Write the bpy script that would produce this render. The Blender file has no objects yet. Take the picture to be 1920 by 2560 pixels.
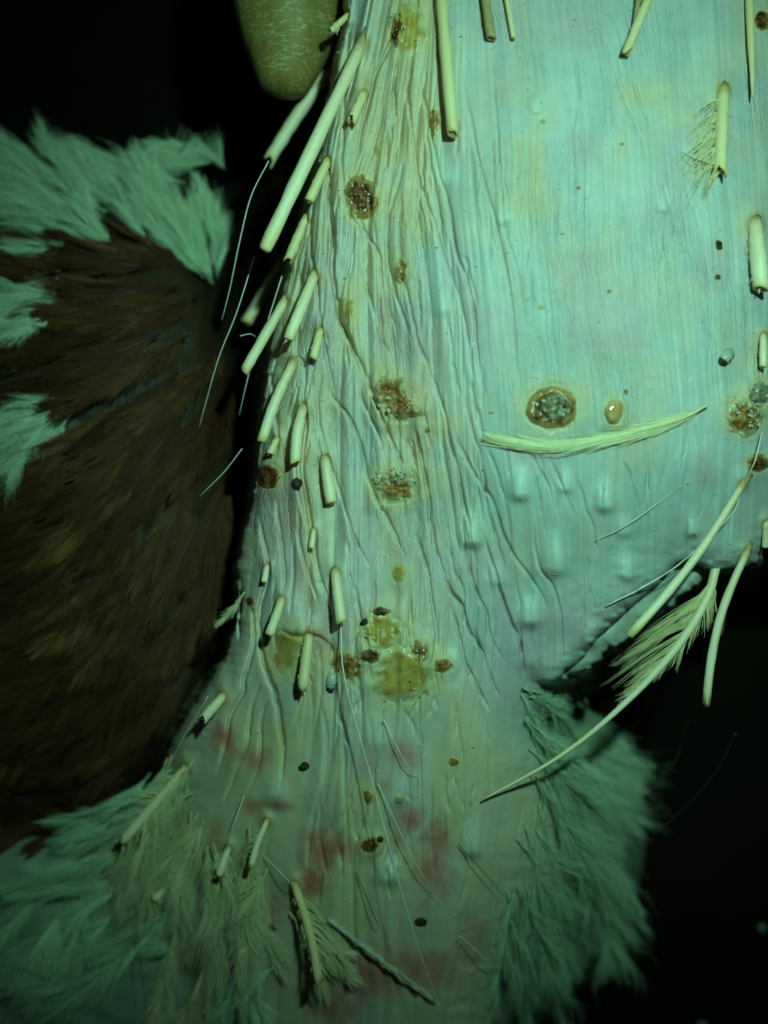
import bpy, math, random
import numpy as np
from mathutils import Vector

# ---------------------------------------------------------------- camera, world, lamp, exposure
F = 2550.0          # focal length in photo pixels (photo is 1920 x 2560)
ZC = 260.0          # camera height above the floor, mm
scn = bpy.context.scene
cam_d = bpy.data.cameras.new('camera')
cam = bpy.data.objects.new('camera', cam_d)
scn.collection.objects.link(cam)
cam.location = (0, 0, ZC / 1000)
cam_d.sensor_fit = 'HORIZONTAL'
cam_d.sensor_width = 36
cam_d.lens = 36 * F / 1920
cam_d.clip_start = 0.005
cam_d.clip_end = 20
cam_d.dof.use_dof = True
cam_d.dof.focus_distance = 0.177
cam_d.dof.aperture_fstop = 9.5
scn.camera = cam

w = bpy.data.worlds.new('World'); scn.world = w; w.use_nodes = True
bg = w.node_tree.nodes['Background']
bg.inputs[0].default_value = (0.35, 1.0, 0.75, 1); bg.inputs[1].default_value = 0.006

ld = bpy.data.lights.new('torch', 'SPOT')
ld.energy = 1.42; ld.color = (0.37, 1.0, 0.71); ld.spot_size = math.radians(80); ld.spot_blend = 1.0
ld.shadow_soft_size = 0.004
lamp = bpy.data.objects.new('torch', ld); scn.collection.objects.link(lamp)
lamp.location = (0.040, 0.062, 0.262)
tgt = Vector((0.020, 0.030, 0.085))
lamp.rotation_euler = (tgt - lamp.location).to_track_quat('-Z', 'Y').to_euler()

vs = scn.view_settings
vs.view_transform = 'Standard'; vs.look = 'None'; vs.gamma = 1; vs.exposure = 0.0
vs.use_curve_mapping = False

# ---------------------------------------------------------------- helpers
rng = np.random.default_rng(7)
random.seed(7)
COL = scn.collection

def W(px, py, z):
    """photo pixel + height above floor (mm) -> metres"""
    d = (ZC - z) / F / 1000
    return np.stack([(px - 960) * d, -(py - 1280) * d, np.asarray(z) / 1000 + 0 * px], axis=-1)

def W1(p):
    return W(np.float64(p[0]), np.float64(p[1]), np.float64(p[2]))

_tab = rng.random((256, 256))
def vn(x, y, s=0):
    x = x + s * 17.37; y = y + s * 31.91
    xi = np.floor(x).astype(int); yi = np.floor(y).astype(int)
    fx = x - xi; fy = y - yi
    fx = fx * fx * fx * (fx * (fx * 6 - 15) + 10); fy = fy * fy * fy * (fy * (fy * 6 - 15) + 10)
    a = _tab[xi & 255, yi & 255]; b = _tab[(xi + 1) & 255, yi & 255]
    c = _tab[xi & 255, (yi + 1) & 255]; d = _tab[(xi + 1) & 255, (yi + 1) & 255]
    return ((a * (1 - fx) + b * fx) * (1 - fy) + (c * (1 - fx) + d * fx) * fy) * 2 - 1

def sstep(a, b, x):
    t = np.clip((x - a) / (b - a), 0, 1)
    return t * t * (3 - 2 * t)

def smooth_poly(pts, n=6):
    """Catmull-Rom through points of any dimension"""
    P = np.asarray(pts, float)
    if len(P) < 3:
        t = np.linspace(0, 1, n * 2)[:, None]
        return P[0] * (1 - t) + P[-1] * t
    Q = np.vstack([2 * P[0] - P[1], P, 2 * P[-1] - P[-2]])
    out = []
    for i in range(1, len(Q) - 2):
        p0, p1, p2, p3 = Q[i - 1], Q[i], Q[i + 1], Q[i + 2]
        for t in np.linspace(0, 1, n, endpoint=False):
            out.append(0.5 * ((2 * p1) + (-p0 + p2) * t + (2 * p0 - 5 * p1 + 4 * p2 - p3) * t * t + (-p0 + 3 * p1 - 3 * p2 + p3) * t ** 3))
    out.append(Q[-2])
    return np.array(out)

def line_dist(X, Y, poly):
    """distance, side sign (+ = right hand of the walking direction, image coords), arc fraction"""
    best = np.full(X.shape, 1e9); sgn = np.zeros(X.shape); arc = np.zeros(X.shape)
    seg = np.linalg.norm(np.diff(poly, axis=0), axis=1); cum = np.concatenate([[0], np.cumsum(seg)])
    for i in range(len(poly) - 1):
        a = poly[i]; b = poly[i + 1]; ab = b - a; L2 = ab @ ab + 1e-9
        t = np.clip(((X - a[0]) * ab[0] + (Y - a[1]) * ab[1]) / L2, 0, 1)
        dx = X - a[0] - t * ab[0]; dy = Y - a[1] - t * ab[1]
        d = dx * dx + dy * dy
        m = d < best
        best = np.where(m, d, best)
        sgn = np.where(m, np.sign(ab[1] * dx - ab[0] * dy), sgn)
        arc = np.where(m, (cum[i] + t * seg[i]) / cum[-1], arc)
    return np.sqrt(best), sgn, arc

def inside_poly(X, Y, P):
    ins = np.zeros(X.shape, bool)
    n = len(P)
    for i in range(n):
        x1, y1 = P[i]; x2, y2 = P[(i + 1) % n]
        if y1 == y2: continue
        c = ((y1 > Y) != (y2 > Y)) & (X < (x2 - x1) * (Y - y1) / (y2 - y1) + x1)
        ins ^= c
    return ins

def sdist(X, Y, P, n=4):
    C = smooth_poly(list(P) + [P[0]], n)
    d, _, _ = line_dist(X, Y, C)
    return np.where(inside_poly(X, Y, C), d, -d)

def mesh_obj(name, verts, faces, mats, parent=None, smooth=True, mat_idx=None, attr=None, cattr=None):
    me = bpy.data.meshes.new(name)
    me.from_pydata([tuple(v) for v in verts], [], faces)
    for m in (mats if isinstance(mats, (list, tuple)) else [mats]): me.materials.append(m)
    if mat_idx is not None: me.polygons.foreach_set('material_index', mat_idx)
    if smooth: me.polygons.foreach_set('use_smooth', [True] * len(me.polygons))
    if attr:
        for k, v in attr.items():
            a = me.attributes.new(k, 'FLOAT', 'POINT'); a.data.foreach_set('value', np.asarray(v, np.float32))
    me.update()
    o = bpy.data.objects.new(name, me); COL.objects.link(o)
    if parent: o.parent = parent
    return o

# ---------------------------------------------------------------- materials
def new_mat(name):
    m = bpy.data.materials.new(name); m.use_nodes = True
    nt = m.node_tree; b = nt.nodes['Principled BSDF']
    return m, nt, b

def N(nt, t, **k):
    n = nt.nodes.new(t)
    for a, v in k.items():
        if a.startswith('i_'):
            key = a[2:]
            n.inputs[int(key) if key.isdigit() else key].default_value = v
        else: setattr(n, a, v)
    return n

def ramp(nt, stops):
    r = nt.nodes.new('ShaderNodeValToRGB'); e = r.color_ramp.elements
    while len(e) < len(stops): e.new(0.5)
    for el, (p, c) in zip(e, stops):
        el.position = p; el.color = (*c, 1)
    return r

def coords(nt, scale):
    tc = nt.nodes.new('ShaderNodeTexCoord'); mp = nt.nodes.new('ShaderNodeMapping')
    mp.inputs['Scale'].default_value = scale
    nt.links.new(tc.outputs['Object'], mp.inputs[0])
    return mp.outputs[0]

def mat_skin():
    m, nt, b = new_mat('plucked_skin'); L = nt.links.new
    at = N(nt, 'ShaderNodeAttribute', attribute_name='pigment')
    fl = N(nt, 'ShaderNodeAttribute', attribute_name='flow')      # constant along each fold
    tc = N(nt, 'ShaderNodeTexCoord'); sx = N(nt, 'ShaderNodeSeparateXYZ'); L(tc.outputs['Object'], sx.inputs[0])
    warp = N(nt, 'ShaderNodeTexNoise', i_Scale=260.0, i_Detail=3.0); L(tc.outputs['Object'], warp.inputs['Vector'])
    def flow_noise(ku, kv, detail, rough=0.6):
        a = N(nt, 'ShaderNodeMath', operation='MULTIPLY'); a.inputs[1].default_value = ku; L(fl.outputs['Fac'], a.inputs[0])
        c = N(nt, 'ShaderNodeMath', operation='MULTIPLY'); c.inputs[1].default_value = kv; L(sx.outputs['Y'], c.inputs[0])
        wp = N(nt, 'ShaderNodeMath', operation='MULTIPLY_ADD'); wp.inputs[1].default_value = 26.0 * ku; L(warp.outputs[0], wp.inputs[0]); L(a.outputs[0], wp.inputs[2]); a = wp
        cb = N(nt, 'ShaderNodeCombineXYZ'); L(a.outputs[0], cb.inputs[0]); L(c.outputs[0], cb.inputs[1])
        n = N(nt, 'ShaderNodeTexNoise', noise_dimensions='2D', i_Scale=1.0, i_Detail=detail, i_Roughness=rough); L(cb.outputs[0], n.inputs['Vector'])
        return n.outputs[0]
    def crease(ku, kv, w):
        n = flow_noise(ku, kv, 1.0)
        sb = N(nt, 'ShaderNodeMath', operation='SUBTRACT'); sb.inputs[1].default_value = 0.5; L(n, sb.inputs[0])
        ab = N(nt, 'ShaderNodeMath', operation='ABSOLUTE'); L(sb.outputs[0], ab.inputs[0])
        mr = N(nt, 'ShaderNodeMapRange', interpolation_type='SMOOTHSTEP'); mr.inputs[2].default_value = w; L(ab.outputs[0], mr.inputs[0])
        return mr.outputs[0]
    n1 = flow_noise(1 / 9.0, 70.0, 4.0)
    mr = N(nt, 'ShaderNodeMapRange'); mr.inputs[1].default_value = 0.3; mr.inputs[2].default_value = 0.7
    mr.inputs[3].default_value = 0.90; mr.inputs[4].default_value = 1.10
    bl = N(nt, 'ShaderNodeTexNoise', i_Scale=420.0, i_Detail=5.0, i_Roughness=0.7); L(tc.outputs['Object'], bl.inputs['Vector'])
    mxn = N(nt, 'ShaderNodeMix', data_type='FLOAT'); mxn.inputs[0].default_value = 0.72; L(n1, mxn.inputs[2]); L(bl.outputs[0], mxn.inputs[3])
    L(mxn.outputs[0], mr.inputs[0])
    mul = N(nt, 'ShaderNodeVectorMath', operation='SCALE')
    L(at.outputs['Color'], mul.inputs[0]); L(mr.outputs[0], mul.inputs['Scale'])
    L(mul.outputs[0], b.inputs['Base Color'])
    f1 = flow_noise(1 / 5.0, 110.0, 3.0); c1 = crease(1 / 26.0, 22.0, 0.035); c2 = crease(1 / 15.0, 34.0, 0.045)
    n3 = N(nt, 'ShaderNodeTexNoise', i_Scale=4200.0, i_Detail=2.0); L(tc.outputs['Object'], n3.inputs['Vector'])
    def madd(a, k, c):
        x = N(nt, 'ShaderNodeMath', operation='MULTIPLY_ADD'); x.inputs[1].default_value = k; L(a, x.inputs[0])
        if c is None: x.inputs[2].default_value = 0
        else: L(c, x.inputs[2])
        return x.outputs[0]
    vo = N(nt, 'ShaderNodeTexVoronoi', feature='DISTANCE_TO_EDGE', i_Scale=1500.0); L(tc.outputs['Object'], vo.inputs['Vector'])
    vm = N(nt, 'ShaderNodeMapRange'); vm.inputs[2].default_value = 0.12; L(vo.outputs['Distance'], vm.inputs[0])
    h = madd(vm.outputs[0], 0.30, madd(n3.outputs[0], 0.5, madd(f1, 0.55, madd(c2, 0.55, madd(c1, 1.0, None)))))
    bp = N(nt, 'ShaderNodeBump', i_Distance=0.00024)
    gr = N(nt, 'ShaderNodeAttribute', attribute_name='grain'); L(gr.outputs['Fac'], bp.inputs['Strength'])
    L(h, bp.inputs['Height']); L(bp.outputs[0], b.inputs['Normal'])
    mr2 = N(nt, 'ShaderNodeMapRange'); mr2.inputs[3].default_value = 0.30; mr2.inputs[4].default_value = 0.66
    L(n3.outputs[0], mr2.inputs[0]); L(mr2.outputs[0], b.inputs['Roughness'])
    b.inputs['Specular IOR Level'].default_value = 0.42
    b.inputs['Subsurface Weight'].default_value = 0.55
    b.inputs['Subsurface Radius'].default_value = (1.0, 0.5, 0.32)
    b.inputs['Subsurface Scale'].default_value = 0.0015
    return m

def mat_simple(name, stops, scale, rough=0.5, spec=0.4, bump=0.0, bdist=0.0001, bscale=None, sss=0.0, attr=None, detail=4.0, rim=None):
    """noise through a colour ramp, optional attribute driving the ramp instead"""
    m, nt, b = new_mat(name); L = nt.links.new
    n = N(nt, 'ShaderNodeTexNoise', i_Scale=1.0, i_Detail=detail, i_Roughness=0.65)
    L(coords(nt, scale), n.inputs['Vector'])
    r = ramp(nt, stops)
    if attr:
        at = N(nt, 'ShaderNodeAttribute', attribute_name=attr)
        ma = N(nt, 'ShaderNodeMath', operation='MULTIPLY_ADD'); ma.inputs[1].default_value = 0.35
        sb = N(nt, 'ShaderNodeMath', operation='SUBTRACT'); sb.inputs[1].default_value = 0.5
        L(n.outputs[0], sb.inputs[0]); L(sb.outputs[0], ma.inputs[0]); L(at.outputs['Fac'], ma.inputs[2])
        L(ma.outputs[0], r.inputs[0])
    else: L(n.outputs[0], r.inputs[0])
    if rim:
        ra = N(nt, 'ShaderNodeAttribute', attribute_name='rim')
        ad = N(nt, 'ShaderNodeMath', operation='MULTIPLY_ADD'); ad.inputs[1].default_value = 0.9; L(n.outputs[0], ad.inputs[0]); L(ra.outputs['Fac'], ad.inputs[2])
        sm = N(nt, 'ShaderNodeMapRange', interpolation_type='SMOOTHSTEP'); sm.inputs[1].default_value = 0.98; sm.inputs[2].default_value = 1.42; L(ad.outputs[0], sm.inputs[0])
        mx = N(nt, 'ShaderNodeMix', data_type='RGBA'); L(sm.outputs[0], mx.inputs[0]); L(r.outputs[0], mx.inputs[6]); mx.inputs[7].default_value = (*rim, 1)
        L(mx.outputs[2], b.inputs['Base Color'])
    else: L(r.outputs[0], b.inputs['Base Color'])
    b.inputs['Roughness'].default_value = rough; b.inputs['Specular IOR Level'].default_value = spec
    if bump:
        n2 = N(nt, 'ShaderNodeTexNoise', i_Scale=1.0, i_Detail=3.0)
        L(coords(nt, bscale or scale), n2.inputs['Vector'])
        bp = N(nt, 'ShaderNodeBump', i_Strength=bump, i_Distance=bdist)
        L(n2.outputs[0], bp.inputs['Height']); L(bp.outputs[0], b.inputs['Normal'])
    if sss:
        b.inputs['Subsurface Weight'].default_value = sss
        b.inputs['Subsurface Radius'].default_value = (1, 0.6, 0.35); b.inputs['Subsurface Scale'].default_value = 0.0008
    return m

M = {}
M['skin'] = mat_skin()
M['quill'] = mat_simple('quill_bone', [(0.0, (0.42, 0.22, 0.08)), (0.20, (0.78, 0.54, 0.33)), (0.6, (0.94, 0.74, 0.54)), (1.0, (0.84, 0.58, 0.26))],
                        (1500, 1500, 1500), 0.40, 0.4, 0.6, 0.00014, (3400, 3400, 3400), 0.15, attr='t')
M['quill_yellow'] = mat_simple('quill_horn', [(0.0, (0.50, 0.32, 0.08)), (0.3, (0.80, 0.58, 0.30)), (0.7, (0.86, 0.64, 0.38)), (1.0, (0.74, 0.50, 0.20))],
                        (1500, 1500, 1500), 0.40, 0.4, 0.6, 0.00014, (3400, 3400, 3400), 0.15, attr='t')
M['pith'] = mat_simple('quill_pith', [(0.3, (0.30, 0.17, 0.07)), (0.7, (0.60, 0.40, 0.20))], (2500, 2500, 2500), 0.8, 0.2)
M['barb'] = mat_simple('pale_barb', [(0.0, (0.45, 0.36, 0.16)), (1.0, (0.85, 0.70, 0.42))], (300, 300, 300), 0.6, 0.25, attr='t')
M['white'] = mat_simple('white_feather', [(0.0, (0.20, 0.24, 0.15)), (0.5, (0.50, 0.62, 0.42)), (1.0, (0.74, 0.82, 0.58))], (120, 120, 120), 0.65, 0.2, attr='t')
M['cream'] = mat_simple('cream_feather', [(0.0, (0.38, 0.31, 0.14)), (0.5, (0.66, 0.58, 0.34)), (1.0, (0.84, 0.74, 0.48))], (120, 120, 120), 0.65, 0.2, attr='t')
M['brown'] = mat_simple('brown_feather', [(0.0, (0.026, 0.010, 0.005)), (0.42, (0.095, 0.033, 0.012)), (0.75, (0.20, 0.085, 0.030)), (1.0, (0.34, 0.20, 0.08))],
                        (90, 90, 90), 0.7, 0.12, attr='t')
M['shaft_dark'] = mat_simple('dark_shaft', [(0.3, (0.02, 0.009, 0.005)), (0.7, (0.06, 0.028, 0.012))], (300, 300, 300), 0.4, 0.4)
M['hair'] = mat_simple('pale_hair', [(0.3, (0.85, 0.75, 0.65)), (0.7, (0.95, 0.88, 0.80))], (300, 300, 300), 0.35, 0.6)
M['hair_dark'] = mat_simple('dark_hair', [(0.3, (0.03, 0.02, 0.015)), (0.7, (0.08, 0.05, 0.03))], (300, 300, 300), 0.35, 0.6)
M['scab_dark'] = mat_simple('dark_scab', [(0.28, (0.015, 0.006, 0.003)), (0.45, (0.11, 0.035, 0.010)), (0.6, (0.26, 0.095, 0.025)), (0.75, (0.22, 0.12, 0.04))],
                            (600, 600, 600), 0.22, 0.65, 0.6, 0.0004, (1400, 1400, 1400), 0.1, rim=(0.46, 0.25, 0.09))
M['scab_brown'] = mat_simple('brown_scab', [(0.28, (0.07, 0.025, 0.01)), (0.45, (0.28, 0.11, 0.028)), (0.6, (0.42, 0.20, 0.06)), (0.75, (0.5, 0.36, 0.18))],
                            (600, 600, 600), 0.26, 0.6, 0.6, 0.0004, (1500, 1500, 1500), 0.2, rim=(0.58, 0.44, 0.24))
M['scab_yellow'] = mat_simple('yellow_crust', [(0.25, (0.30, 0.13, 0.03)), (0.42, (0.46, 0.27, 0.06)), (0.6, (0.54, 0.37, 0.11)), (0.78, (0.64, 0.48, 0.22))],
                            (480, 480, 480), 0.36, 0.45, 0.3, 0.00015, (1500, 1500, 1500), 0.35, rim=(0.62, 0.50, 0.30))
M['scab_amber'] = mat_simple('amber_blister', [(0.3, (0.45, 0.20, 0.05)), (0.6, (0.66, 0.42, 0.18))], (500, 500, 500), 0.06, 0.6, 0, sss=0.4)
M['scab_grey'] = mat_simple('grey_core', [(0.3, (0.05, 0.04, 0.025)), (0.5, (0.24, 0.19, 0.11)), (0.72, (0.55, 0.50, 0.38))], (1400, 1400, 1400), 0.35, 0.5, 0.6, 0.0003)
M['flake'] = mat_simple('dry_flake', [(0.3, (0.42, 0.38, 0.28)), (0.7, (0.62, 0.57, 0.46))], (900, 900, 900), 0.5, 0.4, sss=0.1)
M['plug'] = mat_simple('dark_plug', [(0.35, (0.010, 0.008, 0.006)), (0.7, (0.10, 0.07, 0.04))], (1800, 1800, 1800), 0.85, 0.15, 0.6, 0.0003)
M['follicle'] = mat_simple('grey_follicle', [(0.3, (0.30, 0.32, 0.29)), (0.7, (0.55, 0.55, 0.47))], (900, 900, 900), 0.35, 0.5, 0.5, 0.0002, sss=0.2)

def mat_hand():
    m, nt, b = new_mat('finger_skin'); L = nt.links.new
    v = coords(nt, (480, 1900, 900))
    wn = N(nt, 'ShaderNodeTexNoise', i_Scale=0.55, i_Detail=2.5, i_Roughness=0.6); L(v, wn.inputs['Vector'])
    sb = N(nt, 'ShaderNodeMath', operation='SUBTRACT'); sb.inputs[1].default_value = 0.5; L(wn.outputs[0], sb.inputs[0])
    ab = N(nt, 'ShaderNodeMath', operation='ABSOLUTE'); L(sb.outputs[0], ab.inputs[0])
    mr = N(nt, 'ShaderNodeMapRange'); mr.inputs[1].default_value = 0.0; mr.inputs[2].default_value = 0.035
    L(ab.outputs[0], mr.inputs[0])
    n2 = N(nt, 'ShaderNodeTexNoise', i_Scale=260.0, i_Detail=5.0, i_Roughness=0.7); L(coords(nt, (1, 1, 1)), n2.inputs['Vector'])
    r1 = ramp(nt, [(0.3, (0.20, 0.13, 0.028)), (0.7, (0.29, 0.19, 0.05))]); L(n2.outputs[0], r1.inputs[0])
    gate = N(nt, 'ShaderNodeMapRange'); gate.inputs[1].default_value = 0.36; gate.inputs[2].default_value = 0.56
    gate.inputs[3].default_value = 0.1; gate.inputs[4].default_value = 0.95; L(n2.outputs[0], gate.inputs[0])
    inv = N(nt, 'ShaderNodeMath', operation='SUBTRACT'); inv.inputs[0].default_value = 1.0; L(mr.outputs[0], inv.inputs[1])
    f = N(nt, 'ShaderNodeMath', operation='MULTIPLY'); L(inv.outputs[0], f.inputs[0]); L(gate.outputs[0], f.inputs[1])
    mx = N(nt, 'ShaderNodeMix', data_type='RGBA'); L(f.outputs[0], mx.inputs[0]); L(r1.outputs[0], mx.inputs[6]); mx.inputs[7].default_value = (0.50, 0.42, 0.24, 1)
    L(mx.outputs[2], b.inputs['Base Color'])
    bp = N(nt, 'ShaderNodeBump', i_Strength=0.3, i_Distance=0.0001); L(mr.outputs[0], bp.inputs['Height']); L(bp.outputs[0], b.inputs['Normal'])
    b.inputs['Roughness'].default_value = 0.55; b.inputs['Specular IOR Level'].default_value = 0.35
    return m
M['hand'] = mat_hand()
M['ground'] = mat_simple('dark_floor', [(0.3, (0.004, 0.003, 0.002)), (0.7, (0.014, 0.009, 0.006))], (14, 14, 14), 0.9, 0.05, 0.4, 0.004, (60, 60, 60))

# ---------------------------------------------------------------- floor
gs = 1.0
n = 24
gx, gy = np.meshgrid(np.linspace(-gs, gs, n), np.linspace(-gs, gs, n))
gv = np.stack([gx, gy, 0.002 * vn(gx * 6, gy * 6, 3) - 0.003], -1).reshape(-1, 3)
gf = [(j * n + i, j * n + i + 1, (j + 1) * n + i + 1, (j + 1) * n + i) for j in range(n - 1) for i in range(n - 1)]
g = mesh_obj('ground', gv, gf, M['ground'])
g['kind'] = 'structure'; g['label'] = 'dark bare floor lying in shadow behind the bird'

# ---------------------------------------------------------------- chicken
bird = bpy.data.objects.new('chicken', None); COL.objects.link(bird)
bird['label'] = 'half plucked chicken with scabbed pale skin, cut quills and brown feathers'
bird['category'] = 'chicken'
bird.empty_display_size = 0.02

# -- body sheet in photo pixels, heights in mm
# columns follow the left edge of the skin so that folds and the silhouette run along mesh edges
cs = np.unique(np.concatenate([np.arange(-420, 560, 14.0), np.arange(560, 1960, 2.2), np.arange(1960, 2460, 14.0)]))
ys = np.unique(np.concatenate([np.arange(-520, -20, 14.0), np.arange(-20, 2575, 2.8), np.arange(2575, 3080, 14.0)]))
EDGE = smooth_poly([(890, -700), (865, 0), (848, 120), (826, 260), (790, 430), (765, 530), (735, 640), (700, 760), (672, 900), (648, 1070), (640, 1190), (622, 1290), (592, 1420),
        (590, 1560), (540, 1680), (455, 1810), (390, 1950), (335, 2110), (330, 2300), (410, 2560), (450, 3200)], 6)
def shift(y): return np.interp(y, EDGE[:, 1], EDGE[:, 0]) - 680.0
def to_c(px, py):
    s = shift(py); px = np.asarray(px, float)
    c = np.where(px - s < 680, px - s, (px - s * 1500 / 820.0) / (1 - s / 820.0))
    return np.where(px > 1500, px, c)
C_, Y = np.meshgrid(cs, ys)
X = C_ + shift(Y) * np.clip((1500 - C_) / 820.0, 0, 1)

S1P = [(1010, -700), (2700, -700), (2700, 1300), (1990, 1330), (1890, 1410), (1790, 1425), (1700, 1405), (1610, 1490), (1515, 1572), (1455, 1640),
       (1390, 1700), (1310, 1716), (1230, 1725), (1160, 1680), (1100, 1560), (1060, 1400), (1030, 1200), (1000, 900), (970, 500), (1000, 0)]
S2P = [(890, -700), (865, 0), (848, 120), (826, 260), (790, 430), (765, 530), (735, 640), (700, 760), (672, 900), (648, 1070), (640, 1190), (622, 1290), (592, 1420),
       (590, 1560), (540, 1680), (455, 1810), (390, 1950), (335, 2110), (330, 2300), (410, 2560), (450, 3100),
       (1190, 3100), (1225, 2560), (1292, 2380), (1385, 2220), (1392, 2060), (1366, 1910), (1335, 1790), (1400, 1600), (1400, 1400), (1400, 600), (1400, -700)]
S3P = [(-700, 300), (0, 400), (200, 470), (340, 500), (450, 600), (520, 720), (552, 860), (575, 1000), (588, 1200), (588, 1400), (545, 1590), (455, 1790), (320, 1980), (150, 2090), (0, 2150), (-700, 2200)]
S4P = [(-700, 2000), (200, 2050), (450, 1980), (640, 2150), (700, 2560), (700, 3200), (-700, 3200)]
S5P = [(1200, 1700), (1400, 1790), (1540, 1950), (1560, 2150), (1480, 2330), (1350, 2480), (1200, 2620), (1100, 2300)]
S6P = [(1380, 1700), (1460, 1540), (1620, 1400), (1780, 1400), (1750, 1450), (1715, 1480), (1632, 1546), (1544, 1606), (1455, 1680)]

def dome(d, R, depth, drop):
    t = np.clip(d / R, 0, 1)
    z = -depth * (1 - np.sqrt(np.clip(1 - (1 - t) ** 2, 0, 1)))
    return np.where(d < 0, -depth + drop * d, z)

wob = 5 * vn(X / 55, Y / 26, 5) + 3 * vn(X / 20, Y / 12, 6)
d1 = sdist(X, Y, S1P) + wob * sstep(1250, 1400, Y)
d2 = sdist(X, Y, S2P) + 0.6 * wob
d3 = sdist(X, Y, S3P); d4 = sdist(X, Y, S4P); d5 = sdist(X, Y, S5P); d6 = sdist(X, Y, S6P) + wob
top1 = 94 - 9 * ((X - 1450) / 620) ** 2 - 13 * (np.clip(Y - 800, 0, None) / 850) ** 2 - 3 * (np.clip(500 - Y, 0, None) / 500) ** 2 - 5 * sstep(1750, 2100, X)
R1 = 300 - 250 * sstep(1450, 1650, Y + 0.35 * (X - 1300)) * sstep(1180, 1350, X)
z1 = top1 + dome(d1, R1, 6.5 - 2.5 * sstep(1450, 1650, Y) * sstep(1250, 1400, X), 1.6)
top2 = 86 - 5 * (np.clip(1000 - X, 0, None) / 330) ** 2 - 19 * (np.clip(Y - 1500, 0, None) / 950) ** 1.8 - 5 * (np.clip(X - 1050, 0, None) / 280) ** 2
z2 = top2 + dome(d2, 110 + 130 * sstep(1700, 2100, Y), 7.0 + 6 * sstep(1700, 2100, Y), 1.4)
z3 = 63 - 12 * ((X - 330) / 500) ** 2 - 14 * ((Y - 1250) / 900) ** 2 + dome(d3, 260, 20, 0.5)
z4 = 54 - 9 * ((X - 300) / 500) ** 2 - 6 * ((Y - 2300) / 300) ** 2 + dome(d4, 160, 14, 0.5)
z5 = 40 + dome(d5, 160, 18, 0.5)
z6 = 75.5 + 0.5 * vn((X + Y) / 40, (X - Y) / 90, 44) + dome(d6 + 7 * vn((X - Y) / 24, X * 0, 46), 30, 2.0, 1.2)
def smax(a, b, k):
    h = np.clip(0.5 + 0.5 * (a - b) / k, 0, 1)
    return b * (1 - h) + a * h + k * h * (1 - h)
zs = smax(z1, z2, 6.0 - 5.4 * sstep(1640, 1760, Y))
skinmask = ((np.maximum(z1, z2) >= np.maximum.reduce([z3, z4, z5])))
zall = np.maximum.reduce([zs, z3, z4, z5, z6])
zall = np.maximum(zall, -4.0)
plucked = sstep(-25, 25, np.maximum(d1, d2)) * skinmask

# -- fold flow coordinate: u is constant along a fold
GY = np.array([-600, 0, 500, 1000, 1500, 2000, 2560, 3200.])
GX = np.array([[880, 862, 775, 655, 590, 380, 360, 330],
               [935, 905, 800, 745, 690, 600, 560, 540],
               [985, 955, 850, 830, 835, 790, 780, 770],
               [1045, 1022, 965, 985, 1005, 960, 940, 930],
               [1120, 1105, 1085, 1135, 1175, 1120, 1080, 1060],
               [1225, 1225, 1250, 1310, 1345, 1330, 1280, 1250],
               [1420, 1430, 1470, 1520, 1530, 1500, 1460, 1450],
               [1650, 1655, 1695, 1730, 1715, 1700, 1690, 1690],
               [2460, 2460, 2460, 2460, 2460, 2460, 2460, 2460.]])
GU = np.array([775, 815, 860, 965, 1085, 1250, 1470, 1695, 2460.])
U = np.empty_like(X)
for j, y in enumerate(ys):
    xk = np.array([np.interp(y, GY, r) for r in GX])
    u = np.interp(X[j], xk, GU)
    u = np.where(X[j] < xk[0], GU[0] - (xk[0] - X[j]), u)
    U[j] = u
U = U + 12 * vn(X / 200, Y / 380, 9)

leftness = 1 - sstep(900, 1200, U)
low = sstep(1650, 2000, Y)
amp = (0.20 + 0.95 * leftness * (1 - 0.45 * low)) * plucked
rel = np.zeros_like(X)
def ridge(a): return 1 - np.abs(a)
rel += amp * 0.75 * vn(U / 30, Y / 520, 11)
rel += amp * 0.40 * vn(U / 14, Y / 560, 12)
rel -= amp * 0.75 * ridge(vn(U / 24 + 0.4 * vn(X / 90, Y / 300, 3), Y / 800, 13)) ** 3.5
rel -= amp * 0.30 * plucked * ridge(vn(U / 13, Y / 520, 14)) ** 2.5
fine = plucked * (0.6 + 0.4 * vn(X / 150, Y / 300, 8))
rel += fine * 0.06 * vn(U / 9, Y / 260, 15)
rel -= fine * 0.10 * sstep(1180, 1300, U) * (1 - 0.6 * sstep(1150, 1400, Y)) * ridge(vn(U / 22, Y / 640, 17)) ** 4
rel += plucked * 0.45 * vn(X / 80, Y / 120, 18)

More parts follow.
